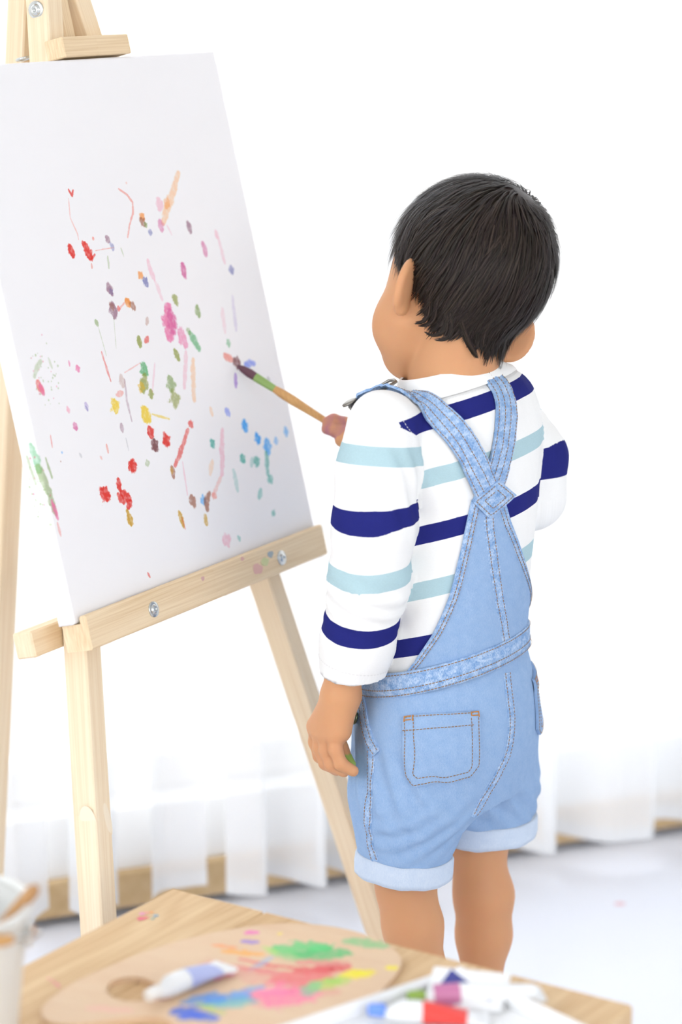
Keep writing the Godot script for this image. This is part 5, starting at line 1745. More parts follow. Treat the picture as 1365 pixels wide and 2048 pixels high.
func build_hair(t: Node3D) -> void:
	var hm := std(Color.WHITE, 0.45, 0.35)
	hm.vertex_color_use_as_albedo = true
	var g := Geo.new()
	# scalp cap under the strands
	g.tint = Color(0.028, 0.0195, 0.015)
	var rows := []
	var nrm := []
	var A := 72
	for r in 26:
		var row := []
		var rn := []
		for k in A + 1:
			var phi := TAU * k / A
			var fold := phi if phi <= PI else TAU - phi
			var low := hair_edge(fold) + 0.004
			var u := lerpf(0.0769, maxf(low, -0.0755), pow(r / 25.0, 1.3))
			var w := sqrt(maxf(0.0, 1.0 - pow(u / SKULL.y, 2)))
			var q := Vector3(sin(phi) * w * SKULL.x, u, cos(phi) * w * SKULL.z)
			var nn := Vector3(q.x / pow(SKULL.x, 2), q.y / pow(SKULL.y, 2), q.z / pow(SKULL.z, 2)).normalized()
			var lift := 0.0045 * clampf((u - low) / 0.02, 0.0, 1.0) - 0.0005
			var wp := from_head(q + nn * lift)
			var wn := (HL * nn.x + HU * nn.y + HF * nn.z).normalized()
			if u < 0.0:
				# behind the ears and at the nape the hair lies on the skin itself
				wp = settle(sd_bare, wp, lift, 3)
				wn = gradient(sd_bare, wp, 0.002)
			row.append(wp)
			rn.append(wn)
		rows.append(row); nrm.append(rn)
	g.grid(rows, nrm, [])
	# strands sweep away from the whorl, hug the skull and fall
	var whorl := Vector3(-0.012, 0.80, -0.60).normalized()
	var made := 0
	var tries := 0
	while made < 13500 and tries < 160000:
		tries += 1
		var z := rng.randf_range(-1.0, 1.0)
		var an := rng.randf_range(0.0, TAU)
		var d := Vector3(sqrt(1.0 - z * z) * cos(an), z, sqrt(1.0 - z * z) * sin(an))
		var q := d * SKULL
		var phi := absf(atan2(q.x / SKULL.x, q.z / SKULL.z))
		var above := q.y - hair_edge(phi)
		if above < 0.0 or (made > 9500 and (above > 0.03 or phi < 1.5)):
			continue
		made += 1
		var lowly := q.y < 0.005 and phi > 1.3
		var low := clampf(1.0 - above / 0.03, 0.0, 1.0)
		var long := lerpf(0.040, 0.026, low) * rng.randf_range(0.7, 1.25)
		if phi > 2.0 and above < 0.03:
			long *= 0.62 + 0.55 * clampf(noise.get_noise_3d(d.x * 420.0, d.y * 420.0, d.z * 420.0) + 0.3, 0.0, 1.0)
		if phi > 1.35 and phi < 2.0 and above < 0.02:
			long *= 0.45
		if phi <= 1.35:
			long *= 0.9 if above > 0.02 else 0.5
		var top := clampf(above / 0.05, 0.0, 1.0)
		var lift := lerpf(0.0012, 0.0085, top) * rng.randf_range(0.45, 1.0)
		var col := Color(0.016, 0.011, 0.0085).lerp(Color(0.052, 0.036, 0.028), pow(rng.randf(), 2.0))
		g.tint = col
		var tufts := Vector3(noise.get_noise_3d(d.x * 160.0, d.y * 160.0, d.z * 160.0), noise.get_noise_3d(d.x * 160.0 + 500.0, d.y * 160.0, d.z * 160.0), noise.get_noise_3d(d.x * 160.0, d.y * 160.0 + 900.0, d.z * 160.0))
		var p := q
		var segs := 7
		var prev := -1
		var stepl := long / segs
		var dir := Vector3.ZERO
		var wide := rng.randf_range(0.00045, 0.00095)
		var stray := 0.004 if rng.randf() < 0.03 else 0.0
		for k in segs + 1:
			var f := float(k) / segs
			var nn := Vector3(p.x / pow(SKULL.x, 2), p.y / pow(SKULL.y, 2), p.z / pow(SKULL.z, 2)).normalized()
			if lowly:
				var gw := gradient(sd_bare, from_head(p), 0.002)
				nn = Vector3(gw.dot(HL), gw.dot(HU), gw.dot(HF))
			var away := (p.normalized() - whorl)
			var swirl := nn.cross(away).normalized() * 0.55 * clampf(1.0 - away.length(), 0.0, 1.0)
			var down := Vector3(0, -1, 0) * clampf(away.length() - 0.5, 0.0, 1.0)
			if phi > 1.9 and p.y < -0.02:
				down += Vector3(0, 0, -0.15)
				if q.x > 0.012 and f > 0.4:
					down += Vector3(0.25, 0.35 * f, 1.1 * f)
			var want := away.normalized() + swirl + down * 0.9 + tufts * 0.9
			want = (want - nn * want.dot(nn)).normalized()
			dir = want if k == 0 else dir.lerp(want, 0.5).normalized()
			if k > 0:
				p += dir * stepl
			# hold the strand at its height over the skull or the neck
			var h := lift * clampf(f * 2.2 + 0.25, 0.0, 1.0) + stray * f
			if phi > 2.0 and f > 0.6 and low > 0.3:
				h += 0.005 * (f - 0.6)
			var wp := from_head(p)
			var sd := sd_bare(wp) if lowly else ellipsoid(p, SKULL)
			if sd < h or k < 5:
				p += nn * (h - sd) * 0.9
				wp = from_head(p)
			var wn := (HL * nn.x + HU * nn.y + HF * nn.z).normalized()
			var wd := HL * dir.x + HU * dir.y + HF * dir.z
			var side := wd.cross(wn).normalized() * wide * (1.0 - pow(f, 3.0) * 0.85)
			var a := g.vert(wp - side, (wn - side.normalized() * 0.45).normalized())
			g.vert(wp + side, (wn + side.normalized() * 0.45).normalized())
			if prev >= 0:
				g.quad(prev, prev + 1, a + 1, a)
			prev = a
	# loose locks curling at the nape behind the near ear
	for lock: Array in LOCKS:
		for k in 46:
			var jit := Vector3(rng.randfn(0.0, 0.0014), rng.randfn(0.0, 0.0010), rng.randfn(0.0, 0.0008))
			var pts := spline(lock, 12)
			var wide := rng.randf_range(0.0004, 0.0008)
			var reach := rng.randf_range(0.75, 1.0)
			g.tint = Color(0.016, 0.011, 0.0085).lerp(Color(0.052, 0.036, 0.028), pow(rng.randf(), 2.0))
			var prev := -1
			for j in 12:
				var f := j / 11.0
				var fr := j * reach
				var at := (pts[int(fr)] as Vector3).lerp(pts[mini(int(fr) + 1, 11)], fr - int(fr))
				var p := settle(sd_bare, at + jit * (1.0 - 0.5 * f), 0.0035 + jit.z + 0.004 * f * f, 2)
				var wn := gradient(sd_bare, p, 0.002)
				var nx: Vector3 = pts[mini(int(fr) + 1, 11)] - pts[maxi(int(fr) - 1, 0)]
				var sd2 := nx.cross(wn).normalized() * wide * (1.0 - pow(f, 3.0) * 0.85)
				var a := g.vert(p - sd2, (wn - sd2.normalized() * 0.45).normalized())
				g.vert(p + sd2, (wn + sd2.normalized() * 0.45).normalized())
				if prev >= 0:
					g.quad(prev, prev + 1, a + 1, a)
				prev = a
	part("hair", g.mesh(), hm, t, "short dark brown hair with a crown whorl")

func sleeve_along(p: Vector3, list: Array) -> float:
	var best := 1e9
	var at := 0.0
	var sum := 0.0
	for j in list.size() - 1:
		var a: Vector3 = list[j][0]
		var ab: Vector3 = list[j + 1][0] - a
		var f := (p - a).dot(ab) / ab.length_squared()
		var fc := clampf(f, 0.0 if j > 0 else -2.0, 1.0 if j < list.size() - 2 else 2.0)
		var d := p.distance_to(a + ab * clampf(f, 0.0, 1.0))
		if d < best:
			best = d
			at = sum + fc * ab.length()
		sum += ab.length()
	return at

const STRIPE := 0.1050

func build_shirt(t: Node3D) -> void:
	var w := 96
	var h := 768
	var im := Image.create(w, h, false, Image.FORMAT_RGB8)
	for y in h:
		var v := float(y) / h
		for x in w:
			var n := rng.randf_range(-0.5, 0.5)
			var e := noise.get_noise_2d(x * 9.0, 40.0) * 0.0012
			var dn := absf(fposmod(v + 0.5 + e, 1.0) - 0.5)
			var dl := absf(v + e - 0.5)
			var c := rgb(247, 246, 244)
			if dn < 0.083:
				c = rgb(40, 44, 118)
			elif dl < 0.080:
				c = rgb(178, 206, 213)
			c = c * (1.0 + n * 0.05) if dn < 0.083 or dl < 0.08 else c * (1.0 + n * 0.018 - 0.008)
			im.set_pixel(x, y, c.clamp())
	var m := std(Color.WHITE, 0.9, 0.2)
	m.albedo_texture = tex(im)
	var r := net(sd_shirt, Vector3(-0.17, 0.39, -0.19), Vector3(0.16, 0.77, 0.16), 0.0042)
	var g := Geo.new()
	var q: PackedInt32Array = r[2]
	# which panel a point belongs to: below zero the trunk, above zero a sleeve; panels are cut along the armhole
	var side := PackedFloat32Array()
	var near_l := PackedByteArray()
	for p: Vector3 in r[0]:
		var dl := sd_sleeve_l(p)
		var dr := sd_sleeve_r(p)
		side.append(sd_trunk(p) - minf(dl, dr) - 0.030 * smoothstep(0.685, 0.715, tilted(p)))
		near_l.append(1 if dl < dr else 0)
	for k in range(0, q.size(), 4):
		for tri: Array in [[q[k], q[k + 1], q[k + 2]], [q[k], q[k + 2], q[k + 3]]]:
			for sg: float in [-1.0, 1.0]:
				var poly := []
				for j in 3:
					var a: int = tri[j]
					var b: int = tri[(j + 1) % 3]
					if side[a] * sg >= 0.0:
						poly.append([r[0][a], r[1][a]])
					if (side[a] < 0.0) != (side[b] < 0.0) and side[a] != 0.0 and side[b] != 0.0:
						var f := side[a] / (side[a] - side[b])
						poly.append([(r[0][a] as Vector3).lerp(r[0][b], f), (r[1][a] as Vector3).lerp(r[1][b], f).normalized()])
				if poly.size() < 3:
					continue
				var ids := []
				for e: Array in poly:
					var p: Vector3 = e[0]
					var v := 0.0
					if sg < 0.0:
						v = (NAVY_AT - tilted(p)) / STRIPE
					elif near_l[tri[0]]:
						v = (clampf(sleeve_along(p, arm_l), LEFT_NAVY - STRIPE * 0.72, LEFT_NAVY + STRIPE * 1.34) + 0.14 * (p - CUFF_L).dot(RIGHT) - LEFT_NAVY) / STRIPE
					else:
						v = (sleeve_along(p, arm_r) - RIGHT_NAVY) / STRIPE
					ids.append(g.vert(p, e[1], Vector2(p.dot(RIGHT) * 9.0 + p.dot(REAR) * 9.0, v)))
				for j in range(1, ids.size() - 1):
					g.tri(ids[0], ids[j], ids[j + 1])
	var shirt := part("shirt", g.mesh(), m, t, "white long sleeved shirt with navy and pale blue stripes")
	# ribbed collar band
	var cm := std(rgb(248, 247, 245), 0.9, 0.2)
	var rows := []
	var nrm := []
	for e: Array in [[0.7250, 0.0018], [0.7295, 0.0036], [0.736, 0.0046], [0.7425, 0.0046], [0.7445, 0.0032], [0.7435, 0.0012], [0.737, 0.0006]]:
		var row := []
		var rn := []
		for k in 97:
			var phi := TAU * k / 96.0
			row.append(on_column(phi, e[0], trunk_tab, e[1] + 0.00035 * sin(k * PI)))
			rn.append((RIGHT * cos(phi) + REAR * sin(phi) + Vector3(0, 0.35 if e[0] < 0.743 else 1.5, 0)).normalized())
		rows.append(row); nrm.append(rn)
	var cg := Geo.new()
	cg.grid(rows, nrm, [])
	part("collar", cg.mesh(), cm, shirt)
	# pale stitching round the neck, at the shoulder seam and the armhole
	var th := Geo.new()
	var pts := []
	var ns := []
	for k in 121:
		var phi := TAU * k / 120.0
		var p := settle(sd_shirt, on_column(phi, 0.722, trunk_tab, 0.0), 0.0003, 3)
		pts.append(p)
		ns.append(gradient(sd_shirt, p, 0.002))
	stitches(th, pts, ns, 0.0022, 0.0012, 0.0005)
	for off: float in [0.0, 0.006]:
		var l := line_on(sd_shirt, spline([SHOULDER_A + RIGHT * off, SHOULDER_B + RIGHT * off, SHOULDER_C + RIGHT * off], 30), 0.0003)
		stitches(th, l[0], l[1], 0.0022, 0.0012, 0.0005)
	part("seam_thread", th.mesh(), std(rgb(236, 234, 232), 0.8), shirt).set_meta("kind", "stuff")
	# turned hem of the near cuff
	var cu := Geo.new()
	var cp1 := []
	var cn1 := []
	var ax: Vector3 = (arm_l[5][0] - arm_l[4][0]).normalized()
	var sx := ax.cross(Vector3.BACK).normalized()
	var sy := ax.cross(sx)
	for k in 61:
		var an := TAU * k / 60.0
		var p := settle(sd_sleeve_l, CUFF_L - ax * 0.0145 + (sx * cos(an) + sy * sin(an)) * 0.034, 0.0005, 4)
		cp1.append(p)
		cn1.append(gradient(sd_sleeve_l, p, 0.002))
	stitches(cu, cp1, cn1, 0.0024, 0.0011, 0.0005)
	part("cuff_thread", cu.mesh(), std(rgb(228, 226, 224), 0.8), shirt)

func sd_over(p: Vector3) -> float:
	return sd_shirt(p)

# bearing of the back bib's middle seam at a tilted height
func mid_angle(h: float) -> float:
	var e := BIB_MID
	for j in e.size() - 1:
		if h <= e[j + 1][0] or j == e.size() - 2:
			return lerpf(e[j][1], e[j + 1][1], (h - e[j][0]) / (e[j + 1][0] - e[j][0]))
	return PI * 0.5

func build_overalls(t: Node3D) -> void:
	var dm := std(Color.WHITE, 0.85, 0.25)
	dm.albedo_texture = denim_texture(rgb(184, 203, 228), rgb(112, 150, 198), 1.15, 0.16, 900)
	dm.uv1_triplanar = true
	dm.uv1_scale = Vector3(22, 22, 22)
	dm.uv1_triplanar_sharpness = 4.0
	var fm := std(Color.WHITE, 0.85, 0.25)
	fm.albedo_texture = denim_texture(rgb(200, 216, 236), rgb(108, 148, 200), 0.8, 0.9, 930)
	fm.uv1_triplanar = true
	fm.uv1_scale = Vector3(30, 30, 30)
	var cm := std(Color.WHITE, 0.9, 0.2)
	cm.albedo_texture = denim_texture(rgb(220, 229, 241), rgb(184, 201, 224), 1.0, 0.25, 960)
	cm.uv1_triplanar = true
	cm.uv1_scale = Vector3(22, 22, 22)
	var tm := std(rgb(150, 118, 84), 0.8)
	var om := std(rgb(190, 128, 62), 0.8)

	var r := net(sd_shorts, Vector3(-0.14, 0.21, -0.14), Vector3(0.14, 0.53, 0.15), 0.0042)
	var g := Geo.new()
	add_net(g, r)
	var ov := part("overalls", g.mesh(), dm, t, "light blue denim dungaree shorts with crossed straps")
	var thread := Geo.new()
	var tack := Geo.new()

	# elastic waistband, gathered
	var rows := []
	var nrm := []
	for e: Array in [[0.4545, 0.0012], [0.4552, 0.0034], [0.459, 0.0040], [0.463, 0.0042], [0.468, 0.0044], [0.473, 0.0044], [0.4768, 0.0042], [0.4782, 0.0030], [0.4778, 0.0004]]:
		var row := []
		var rn := []
		for k in 361:
			var phi := TAU * (k % 360) / 360.0
			var gather := noise.get_noise_2d(k % 360 * 34.0, e[0] * 2500.0) * 0.0012 * clampf((0.4782 - e[0]) * (e[0] - 0.4545) * 9000.0, 0.0, 1.0)
			row.append(on_column(phi, e[0], hips_tab, e[1] + gather))
			rn.append((RIGHT * cos(phi) + REAR * sin(phi) + Vector3(0, (e[0] - 0.466) * 30.0, 0)).normalized())
		rows.append(row); nrm.append(rn)
	var wg := Geo.new()
	for rr in rows.size():
		for k in 361:
			var du: Vector3 = rows[rr][(k + 1) % 360] - rows[rr][(k - 1 + 360) % 360]
			var dv: Vector3 = rows[mini(rr + 1, rows.size() - 1)][k] - rows[maxi(rr - 1, 0)][k]
			var nn := du.cross(dv).normalized()
			if nn.dot(nrm[rr][k]) < 0.0:
				nn = -nn
			nrm[rr][k] = (nn + nrm[rr][k] * 0.4).normalized()
	wg.grid(rows, nrm, [])
	part("waistband", wg.mesh(), fm, ov)
	for h: float in [0.457, 0.4625, 0.4762]:
		var p := []
		var nn := []
		for k in 361:
			var phi := TAU * k / 360.0
			p.append(on_column(phi, h, hips_tab, 0.0047))
			nn.append((RIGHT * cos(phi) + REAR * sin(phi)).normalized())
		stitches(thread, p, nn)

	# back bib: left edge curve [tilted height, angle], mirrored about the back seam
	var edge := BIB_EDGE
	var bib_rows := []
	var bib_n := []
	var steps := 44
	for k in steps + 1:
		var f := float(k) / steps
		var h: float = lerpf(edge[0][0], edge[-1][0], f)
		var phi := 0.0
		for j in edge.size() - 1:
			if h >= edge[j][0] - 1e-6 and h <= edge[j + 1][0] + 1e-6:
				var q: float = (h - edge[j][0]) / (edge[j + 1][0] - edge[j][0])
				phi = cubic_interpolate(edge[j][1], edge[j + 1][1], edge[maxi(j - 1, 0)][1], edge[mini(j + 2, edge.size() - 1)][1], q)
		var row := []
		var rn := []
		var C := 30
		for c in C + 1:
			var ph := lerpf(phi, 2.0 * mid_angle(h) - phi, float(c) / C)
			var q := on_column(ph, h, trunk_tab, 0.0)
			q = settle(sd_trunk, q, 0.0, 2)
			var nn := gradient(sd_trunk, q, 0.002)
			var e2 := absf(float(c) / C - 0.5) * 2.0
			var bulge := 0.0032 + 0.0006 * noise.get_noise_2d(c * 30.0, k * 30.0)
			if e2 > 0.99:
				bulge -= 0.0006
			row.append(q + nn * bulge)
			rn.append(nn)
		bib_rows.append(row); bib_n.append(rn)
	var bg := Geo.new()
	sheet(bg, bib_rows, bib_n, 0.0026)
	part("back_bib", bg.mesh(), dm, ov)
	# hem of the bib's edges and the middle seam
	for s in 2:
		var lp := []
		var ln := []
		for k in steps + 1:
			lp.append(bib_rows[k][0 if s == 0 else 30])
			ln.append(bib_n[k][0 if s == 0 else 30])
		var hem := []
		var hn := []
		var rim := Geo.new()
		for k in steps + 1:
			var inward: Vector3 = (bib_rows[k][15] - lp[k])
			inward = (inward - ln[k] * inward.dot(ln[k])).normalized()
			var row := []
			var rn := []
			for e: Array in [[-0.0006, -0.0010], [-0.0004, 0.0006], [0.0010, 0.0013], [0.0035, 0.0012], [0.0075, 0.0009], [0.0088, 0.0]]:
				var q: Vector3 = lp[k] + inward * e[0]
				q = settle(sd_trunk, q, 0.0034 + e[1] + (0.0004 * noise.get_noise_2d(k * 130.0, s * 77.0 + e[0] * 9000.0) if e[0] > 0.002 else 0.0), 2)
				row.append(q)
				rn.append(ln[k])
			hem.append(row); hn.append(rn)
		sheet(rim, hem, hn, 0.0005)
		part("bib_hem", rim.mesh(), fm, ov)
		for j: float in [0.62, 0.86]:
			var l := row_line([hem, hn], j, 0.0003)
			stitches(thread, l[0], l[1])
	var mid := []
	for k in steps + 1:
		var mh: float = lerpf(edge[0][0], edge[-1][0] - 0.01, float(k) / steps)
		mid.append(on_column(mid_angle(mh), mh, trunk_tab, 0.0))
	var ms := ribbon(sd_trunk, mid, 0.0115, 0.0040, 0.0008, fm, "bib_seam", ov, 0.0005, 4)
	for j: float in [0.2, 0.8]:
		var l := row_line(ms, j)
		stitches(thread, l[0], l[1])

	# straps over both shoulders
	var lift := 0.0045
	for s: float in [1.0, -1.0]:
		var path := []
		for q: Vector3 in spline(STRAP if s > 0.0 else STRAP_FAR, 60):
			var p := q if sd_over(q) > 0.0 else settle(sd_over, q, 0.0, 3)
			path.append(p)
		var rs := ribbon(sd_over, path, 0.0245, lift + (0.0012 if s > 0.0 else 0.0), 0.0028, fm, "strap", ov, 0.0012, 8, REAR * 1.1 if s > 0.0 else Vector3.ZERO)
		for j: float in [0.07, 0.36, 0.64, 0.93]:
			var l := row_line(rs, j)
			stitches(thread, l[0], l[1])
	# patch where the straps meet the bib
	var pt := PATCH
	var prow := []
	var pn := []
	for k in 13:
		var row := []
		var rn := []
		for c in 13:
			var fu := k / 12.0
			var fv := c / 12.0
			var q: Vector3 = (pt[0] as Vector3).lerp(pt[1], fv).lerp((pt[3] as Vector3).lerp(pt[2], fv), fu)
			q = settle(sd_trunk, q, 0.0, 3)
			var nn := gradient(sd_trunk, q, 0.002)
			row.append(q + nn * (0.0076 + 0.0004 * noise.get_noise_2d(k * 200.0, c * 200.0)))
			rn.append(nn)
		prow.append(row); pn.append(rn)
	var pg := Geo.new()
	sheet(pg, prow, pn, 0.004)
	part("strap_patch", pg.mesh(), fm, ov)
	for inset: float in [0.08, 0.26]:
		var p := []
		var nn := []
		for e in 4:
			for k in 8:
				var a: Array = [[inset, inset], [inset, 1.0 - inset], [1.0 - inset, 1.0 - inset], [1.0 - inset, inset], [inset, inset]]
				var fu := lerpf(a[e][0], a[e + 1][0], k / 8.0)
				var fv := lerpf(a[e][1], a[e + 1][1], k / 8.0)
				var i := clampi(int(fu * 12), 0, 11)
				var j := clampi(int(fv * 12), 0, 11)
				var q: Vector3 = (prow[i][j] as Vector3).lerp(prow[i][j + 1], fv * 12 - j).lerp((prow[i + 1][j] as Vector3).lerp(prow[i + 1][j + 1], fv * 12 - j), fu * 12 - i)
				p.append(q + pn[i][j] * 0.0003)
				nn.append(pn[i][j])
		stitches(thread, p, nn)

	# front bib, worn on the far side
	var fr := []
	var fn := []
	for k in 25:
		var row := []
		var rn := []
		for c in 21:
			var h := lerpf(0.474, 0.615, k / 24.0)
			var q := settle(sd_trunk, on_column(lerpf(PI * 1.22, PI * 1.78, c / 20.0), h, trunk_tab, 0.0), 0.0, 2)
			var nn := gradient(sd_trunk, q, 0.002)
			row.append(q + nn * 0.0035)
			rn.append(nn)
		fr.append(row); fn.append(rn)
	var fg := Geo.new()
	sheet(fg, fr, fn, 0.003)
	part("front_bib", fg.mesh(), dm, ov)

	# back pockets: the near one measured, the far one mirrored
	for s in 2:
		pocket(ov, s == 1, dm, fm, thread, tack)

	# seams of the shorts
	seam(sd_shorts, spline(SEAM_BACK, 34), 0.0100, 0.0012, thread, fm, "seat_seam", ov)
	seam(sd_shorts, spline(SEAM_SIDE, 44), 0.0095, 0.0012, thread, fm, "side_seam", ov)
	seam(sd_shorts, spline(SEAM_OPENING, 24), 0.0115, 0.0022, thread, fm, "pocket_opening", ov)
	# rolled cuffs
	cuff(ov, HEM_L, Vector3(-0.06, -0.99, 0.06).normalized(), leg_l, cm, thread)
	cuff(ov, HEM_R, Vector3(-0.02, -0.99, -0.05).normalized(), leg_r, cm, thread)
	part("stitching", thread.mesh(), tm, ov, "brown thread stitching").set_meta("kind", "stuff")
	part("bar_tacks", tack.mesh(), om, ov, "orange bar tacks").set_meta("kind", "stuff")

	# side button
	var bn := Geo.new()
	var bp := settle(sd_shorts, SIDE_BUTTON, 0.0, 4)
	var bd := gradient(sd_shorts, bp, 0.002)
	var bx := bd.cross(Vector3.UP).normalized()
	add_lathe(bn, [Vector2(0.0, 0.0), Vector2(0.0055, 0.0005), Vector2(0.0068, 0.002), Vector2(0.006, 0.0034), Vector2(0.004, 0.003), Vector2(0.0, 0.0036)], 20, Transform3D(Basis(bx, bd, bx.cross(bd)), bp + bd * 0.0012))
	part("side_button", bn.mesh(), mat.brass, ov)

	# buckle on the near shoulder: slider frame, hook and stud
	buckle(ov)

func pocket(ov: Node3D, far: bool, dm: Material, fm: Material, thread: Geo, tack: Geo) -> void:
	var c := POCKET
	var rows := []
	var nrm := []
	var N := 18
	var flip := func(q: Vector3) -> Vector3:
		if not far:
			return q
		var u := q.dot(RIGHT)
		return q - RIGHT * u * 2.0 + Vector3(0, -TILT_R * 2.0 * u, 0)
	for k in N + 1:
		var fu := float(k) / N
		var row := []
		var rn := []
		for j in N + 1:
			var fv := float(j) / N
			# clipped lower corners
			var side := 0.0
			if fu > 0.84:
				side = (fu - 0.84) / 0.16 * 0.17
			var fw := lerpf(side, 1.0 - side, fv)
			var q: Vector3 = (c[0] as Vector3).lerp(c[1], fw).lerp((c[3] as Vector3).lerp(c[2], fw), fu)
			q = settle(sd_shorts, flip.call(q), 0.0, 4)
			var nn := gradient(sd_shorts, q, 0.003)
			var edge := minf(minf(fu, 1.0 - fu), minf(fv, 1.0 - fv))
			var up := 0.0034 + 0.0005 * noise.get_noise_2d(k * 70.0, j * 70.0)
			if fu < 0.17 and fu > 0.0:
				up += 0.0007
			if edge < 0.01:
				up -= 0.0004
			row.append(q + nn * up)
			rn.append(nn)
		rows.append(row); nrm.append(rn)
	var g := Geo.new()
	sheet(g, rows, nrm, 0.0026)
	var pk := part("back_pocket", g.mesh(), dm, ov)
	var at := func(fu: float, fv: float) -> Array:
		var i := clampi(int(fu * N), 0, N - 1)
		var j := clampi(int(fv * N), 0, N - 1)
		var p: Vector3 = (rows[i][j] as Vector3).lerp(rows[i][j + 1], fv * N - j).lerp((rows[i + 1][j] as Vector3).lerp(rows[i + 1][j + 1], fv * N - j), fu * N - i)
		return [p + nrm[i][j] * 0.0004, nrm[i][j]]
	var lines := [[[0.0, 0.03], [0.84, 0.03], [0.975, 0.03], [0.975, 0.97], [0.84, 0.97], [0.0, 0.97]], [[0.0, 0.14], [0.8, 0.14], [0.89, 0.16], [0.89, 0.84], [0.8, 0.86], [0.0, 0.86]], [[0.2, 0.0], [0.2, 1.0]], [[0.02, 0.03], [0.02, 0.97]]]
	for l: Array in lines:
		var p := []
		var nn := []
		for e in l.size() - 1:
			for k in 14:
				var q: Array = at.call(lerpf(l[e][0], l[e + 1][0], k / 14.0), lerpf(l[e][1], l[e + 1][1], k / 14.0))
				p.append(q[0])
				nn.append(q[1])
		stitches(thread, p, nn)
	for sgn: float in [0.0, 1.0]:
		for l: Array in [[[0.01, 0.015], [0.01, 0.13]], [[0.06, 0.02], [0.06, 0.13]], [[0.0, 0.02], [0.1, 0.02]], [[0.0, 0.13], [0.09, 0.13]]]:
			var a: Array = at.call(l[0][0], l[0][1] if sgn == 0.0 else 1.0 - l[0][1])
			var b: Array = at.call(l[1][0], l[1][1] if sgn == 0.0 else 1.0 - l[1][1])
			stitches(tack, [a[0] + a[1] * 0.0002, (a[0] + b[0]) * 0.5 + a[1] * 0.0003, b[0] + b[1] * 0.0002], [a[1], a[1], b[1]], 0.0014, 0.0, 0.0011)

func cuff(ov: Node3D, hem: Vector3, down: Vector3, leg: Array, m: Material, thread: Geo) -> void:
	var x := down.cross(Vector3.BACK).normalized()
	var z := down.cross(x).normalized()
	var rows := []
	var nrm := []
	# profile: [distance below the hem, outward offset]
	var prof := [[-0.0185, 0.0006], [-0.0182, 0.0034], [-0.016, 0.0046], [-0.009, 0.0050], [-0.002, 0.0050], [0.002, 0.0044], [0.0035, 0.0026], [0.003, 0.0004], [-0.004, -0.0012]]
	for e: Array in prof:
		var row := []
		var rn := []
		for k in 97:
			var an := TAU * (k % 96) / 96.0
			var d := x * cos(an) + z * sin(an)
			var c := hem - down * 0.008
			# radius of the leg in this direction, found on the leg's own surface above the cut
			var lo := 0.0
			var hi := 0.09
			for b in 14:
				var mid := (lo + hi) * 0.5
				if chain(c + d * mid, leg, 0.02) < 0.0:
					lo = mid
				else:
					hi = mid
			var wob := 0.0011 * noise.get_noise_2d(cos(an) * 130.0 + e[0] * 4000.0, sin(an) * 130.0 + hem.x * 3000.0)
			var sag := 0.0022 * noise.get_noise_2d(cos(an) * 70.0, sin(an) * 70.0 + 900.0 + hem.x * 3000.0)
			row.append(hem + down * (e[0] + sag) + d * (lo + e[1] + wob))
			rn.append((d + down * (0.0 if e[0] < 0.0 else 0.8)).normalized())
		rows.append(row); nrm.append(rn)
	var g := Geo.new()
	g.grid(rows, nrm, [])
	part("rolled_cuff", g.mesh(), m, ov, "rolled cuff showing the paler inside of the denim")

func buckle(ov: Node3D) -> void:
	var a := BUCKLE_A
	var b := BUCKLE_B
	var g := Geo.new()
	var along := (b - a).normalized()
	var across := Vector3(0.15, 0.1, -1.0)
	across = (across - along * across.dot(along)).normalized()
	var out := across.cross(along).normalized()
	if out.y < 0.0:
		out = -out
	var w := 0.012
	var ring := []
	var rr := []
	for q: Array in [[-1, 0], [-1, 0.5], [-1, 1], [0, 1.04], [1, 1], [1, 0.5], [1, 0], [0, -0.04], [-1, 0]]:
		ring.append(a.lerp(b, q[1]) + across * w * q[0])
		rr.append(0.0016)
	add_tube(g, ring, rr, 8, false)
	add_tube(g, [a.lerp(b, 0.55) - across * w, a.lerp(b, 0.55) + across * w], [0.0014, 0.0014], 8)
	add_tube(g, [a.lerp(b, 0.0) - across * 0.004, a + along * -0.008 + out * 0.001, a + along * -0.013, a + along * -0.008 - out * 0.001, a.lerp(b, 0.0) + across * 0.004], [0.0013, 0.0013, 0.0013, 0.0013, 0.0013], 8)
	part("buckle", g.mesh(), mat.pewter, ov, "pewter slider buckle")
	var s := Geo.new()
	var c := a - along * 0.010 + out * 0.002
	add_lathe(s, [Vector2(0.0, -0.006), Vector2(0.003, -0.005), Vector2(0.003, 0.0), Vector2(0.0072, 0.001), Vector2(0.0076, 0.0026), Vector2(0.005, 0.0036), Vector2(0.0, 0.0034)], 20, Transform3D(Basis(across, out, across.cross(out)), c))
	part("stud", s.mesh(), mat.pewter, ov)

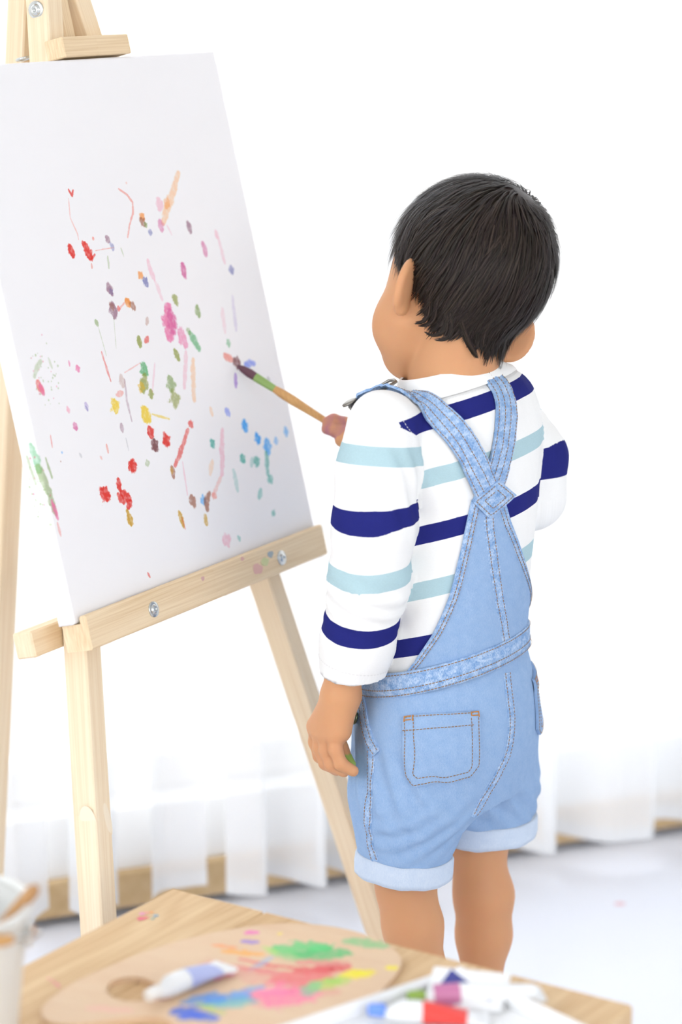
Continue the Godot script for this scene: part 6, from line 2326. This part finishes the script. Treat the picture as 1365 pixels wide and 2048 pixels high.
const NAVY_AT := 0.709
const LEFT_NAVY := 0.0790
const RIGHT_NAVY := 0.034
const SHOULDER_A := Vector3(-0.0521, 0.7149, 0.1039)
const SHOULDER_B := Vector3(-0.0449, 0.7058, 0.1037)
const SHOULDER_C := Vector3(-0.0367, 0.6947, 0.0980)
const BIB_EDGE := [[0.4700, 2.9818], [0.4850, 2.8518], [0.5089, 2.6623], [0.5390, 2.5185], [0.5723, 2.4490], [0.5989, 2.4023], [0.6230, 2.3550], [0.6347, 2.2618]]
const BIB_MID := [[0.4879, 1.6622], [0.5209, 1.8210], [0.5568, 1.9642], [0.5918, 2.0835], [0.6158, 2.1323]]
const LOCKS := [[Vector3(-0.0169, 0.8196, 0.0411), Vector3(-0.0166, 0.8024, 0.0385), Vector3(-0.0209, 0.7929, 0.0330), Vector3(-0.0275, 0.7910, 0.0266)], [Vector3(-0.0062, 0.8138, 0.0486), Vector3(-0.0024, 0.7955, 0.0480), Vector3(-0.0058, 0.7841, 0.0449), Vector3(-0.0137, 0.7809, 0.0392), Vector3(-0.0186, 0.7835, 0.0348)], [Vector3(0.0005, 0.8052, 0.0514), Vector3(0.0021, 0.7889, 0.0492), Vector3(-0.0026, 0.7789, 0.0465), Vector3(-0.0106, 0.7777, 0.0418)], [Vector3(-0.0115, 0.8157, 0.0452), Vector3(-0.0130, 0.7982, 0.0412), Vector3(-0.0178, 0.7901, 0.0359), Vector3(-0.0244, 0.7891, 0.0293)], [Vector3(0.0096, 0.7963, 0.0528), Vector3(0.0144, 0.7799, 0.0501), Vector3(0.0197, 0.7681, 0.0479), Vector3(0.0221, 0.7623, 0.0463)]]
const STRAP := [Vector3(0.0319, 0.6403, 0.0696), Vector3(0.0213, 0.6647, 0.0749), Vector3(0.0064, 0.6915, 0.0772), Vector3(-0.0108, 0.7104, 0.0729), Vector3(-0.0307, 0.7222, 0.0568), Vector3(-0.0451, 0.7279, 0.0500), Vector3(-0.0608, 0.7258, 0.0380), Vector3(-0.0763, 0.7173, 0.0300), Vector3(-0.0855, 0.6973, 0.0223), Vector3(-0.0901, 0.6673, 0.0184), Vector3(-0.0916, 0.6273, 0.0171)]
const STRAP_FAR := [Vector3(0.0310, 0.6358, 0.0701), Vector3(0.0403, 0.6554, 0.0636), Vector3(0.0462, 0.6776, 0.0586), Vector3(0.0496, 0.6992, 0.0501), Vector3(0.0499, 0.7170, 0.0410), Vector3(0.0455, 0.7299, 0.0350), Vector3(0.0264, 0.7339, 0.0189), Vector3(0.0072, 0.7259, 0.0028), Vector3(-0.0019, 0.6999, -0.0049), Vector3(-0.0065, 0.6599, -0.0087), Vector3(-0.0050, 0.6199, -0.0074)]
const PATCH := [Vector3(0.0393, 0.6519, 0.0647), Vector3(0.0560, 0.6350, 0.0519), Vector3(0.0322, 0.6174, 0.0697), Vector3(0.0171, 0.6348, 0.0761)]
const POCKET := [Vector3(-0.0416, 0.4326, 0.0876), Vector3(0.0271, 0.4357, 0.0789), Vector3(0.0276, 0.3756, 0.0839), Vector3(-0.0401, 0.3684, 0.0970)]
const SEAM_BACK := [Vector3(0.0553, 0.4641, 0.0515), Vector3(0.0582, 0.4389, 0.0567), Vector3(0.0598, 0.4152, 0.0591), Vector3(0.0572, 0.3916, 0.0618), Vector3(0.0505, 0.3760, 0.0665), Vector3(0.0421, 0.3611, 0.0704), Vector3(0.0327, 0.3455, 0.0738), Vector3(0.0243, 0.3307, 0.0766)]
const SEAM_SIDE := [Vector3(-0.0723, 0.3950, 0.0751), Vector3(-0.0732, 0.3686, 0.0807), Vector3(-0.0750, 0.3400, 0.0832), Vector3(-0.0730, 0.3087, 0.0788), Vector3(-0.0683, 0.2887, 0.0809)]
const SEAM_OPENING := [Vector3(-0.0813, 0.4404, 0.0297), Vector3(-0.0791, 0.4275, 0.0516), Vector3(-0.0769, 0.4148, 0.0653), Vector3(-0.0723, 0.4030, 0.0739), Vector3(-0.0658, 0.3945, 0.0794)]
const SIDE_BUTTON := Vector3(-0.0842, 0.4179, 0.0460)
const BUCKLE_A := Vector3(-0.0819, 0.7190, 0.0340)
const BUCKLE_B := Vector3(-0.0524, 0.7354, 0.0240)
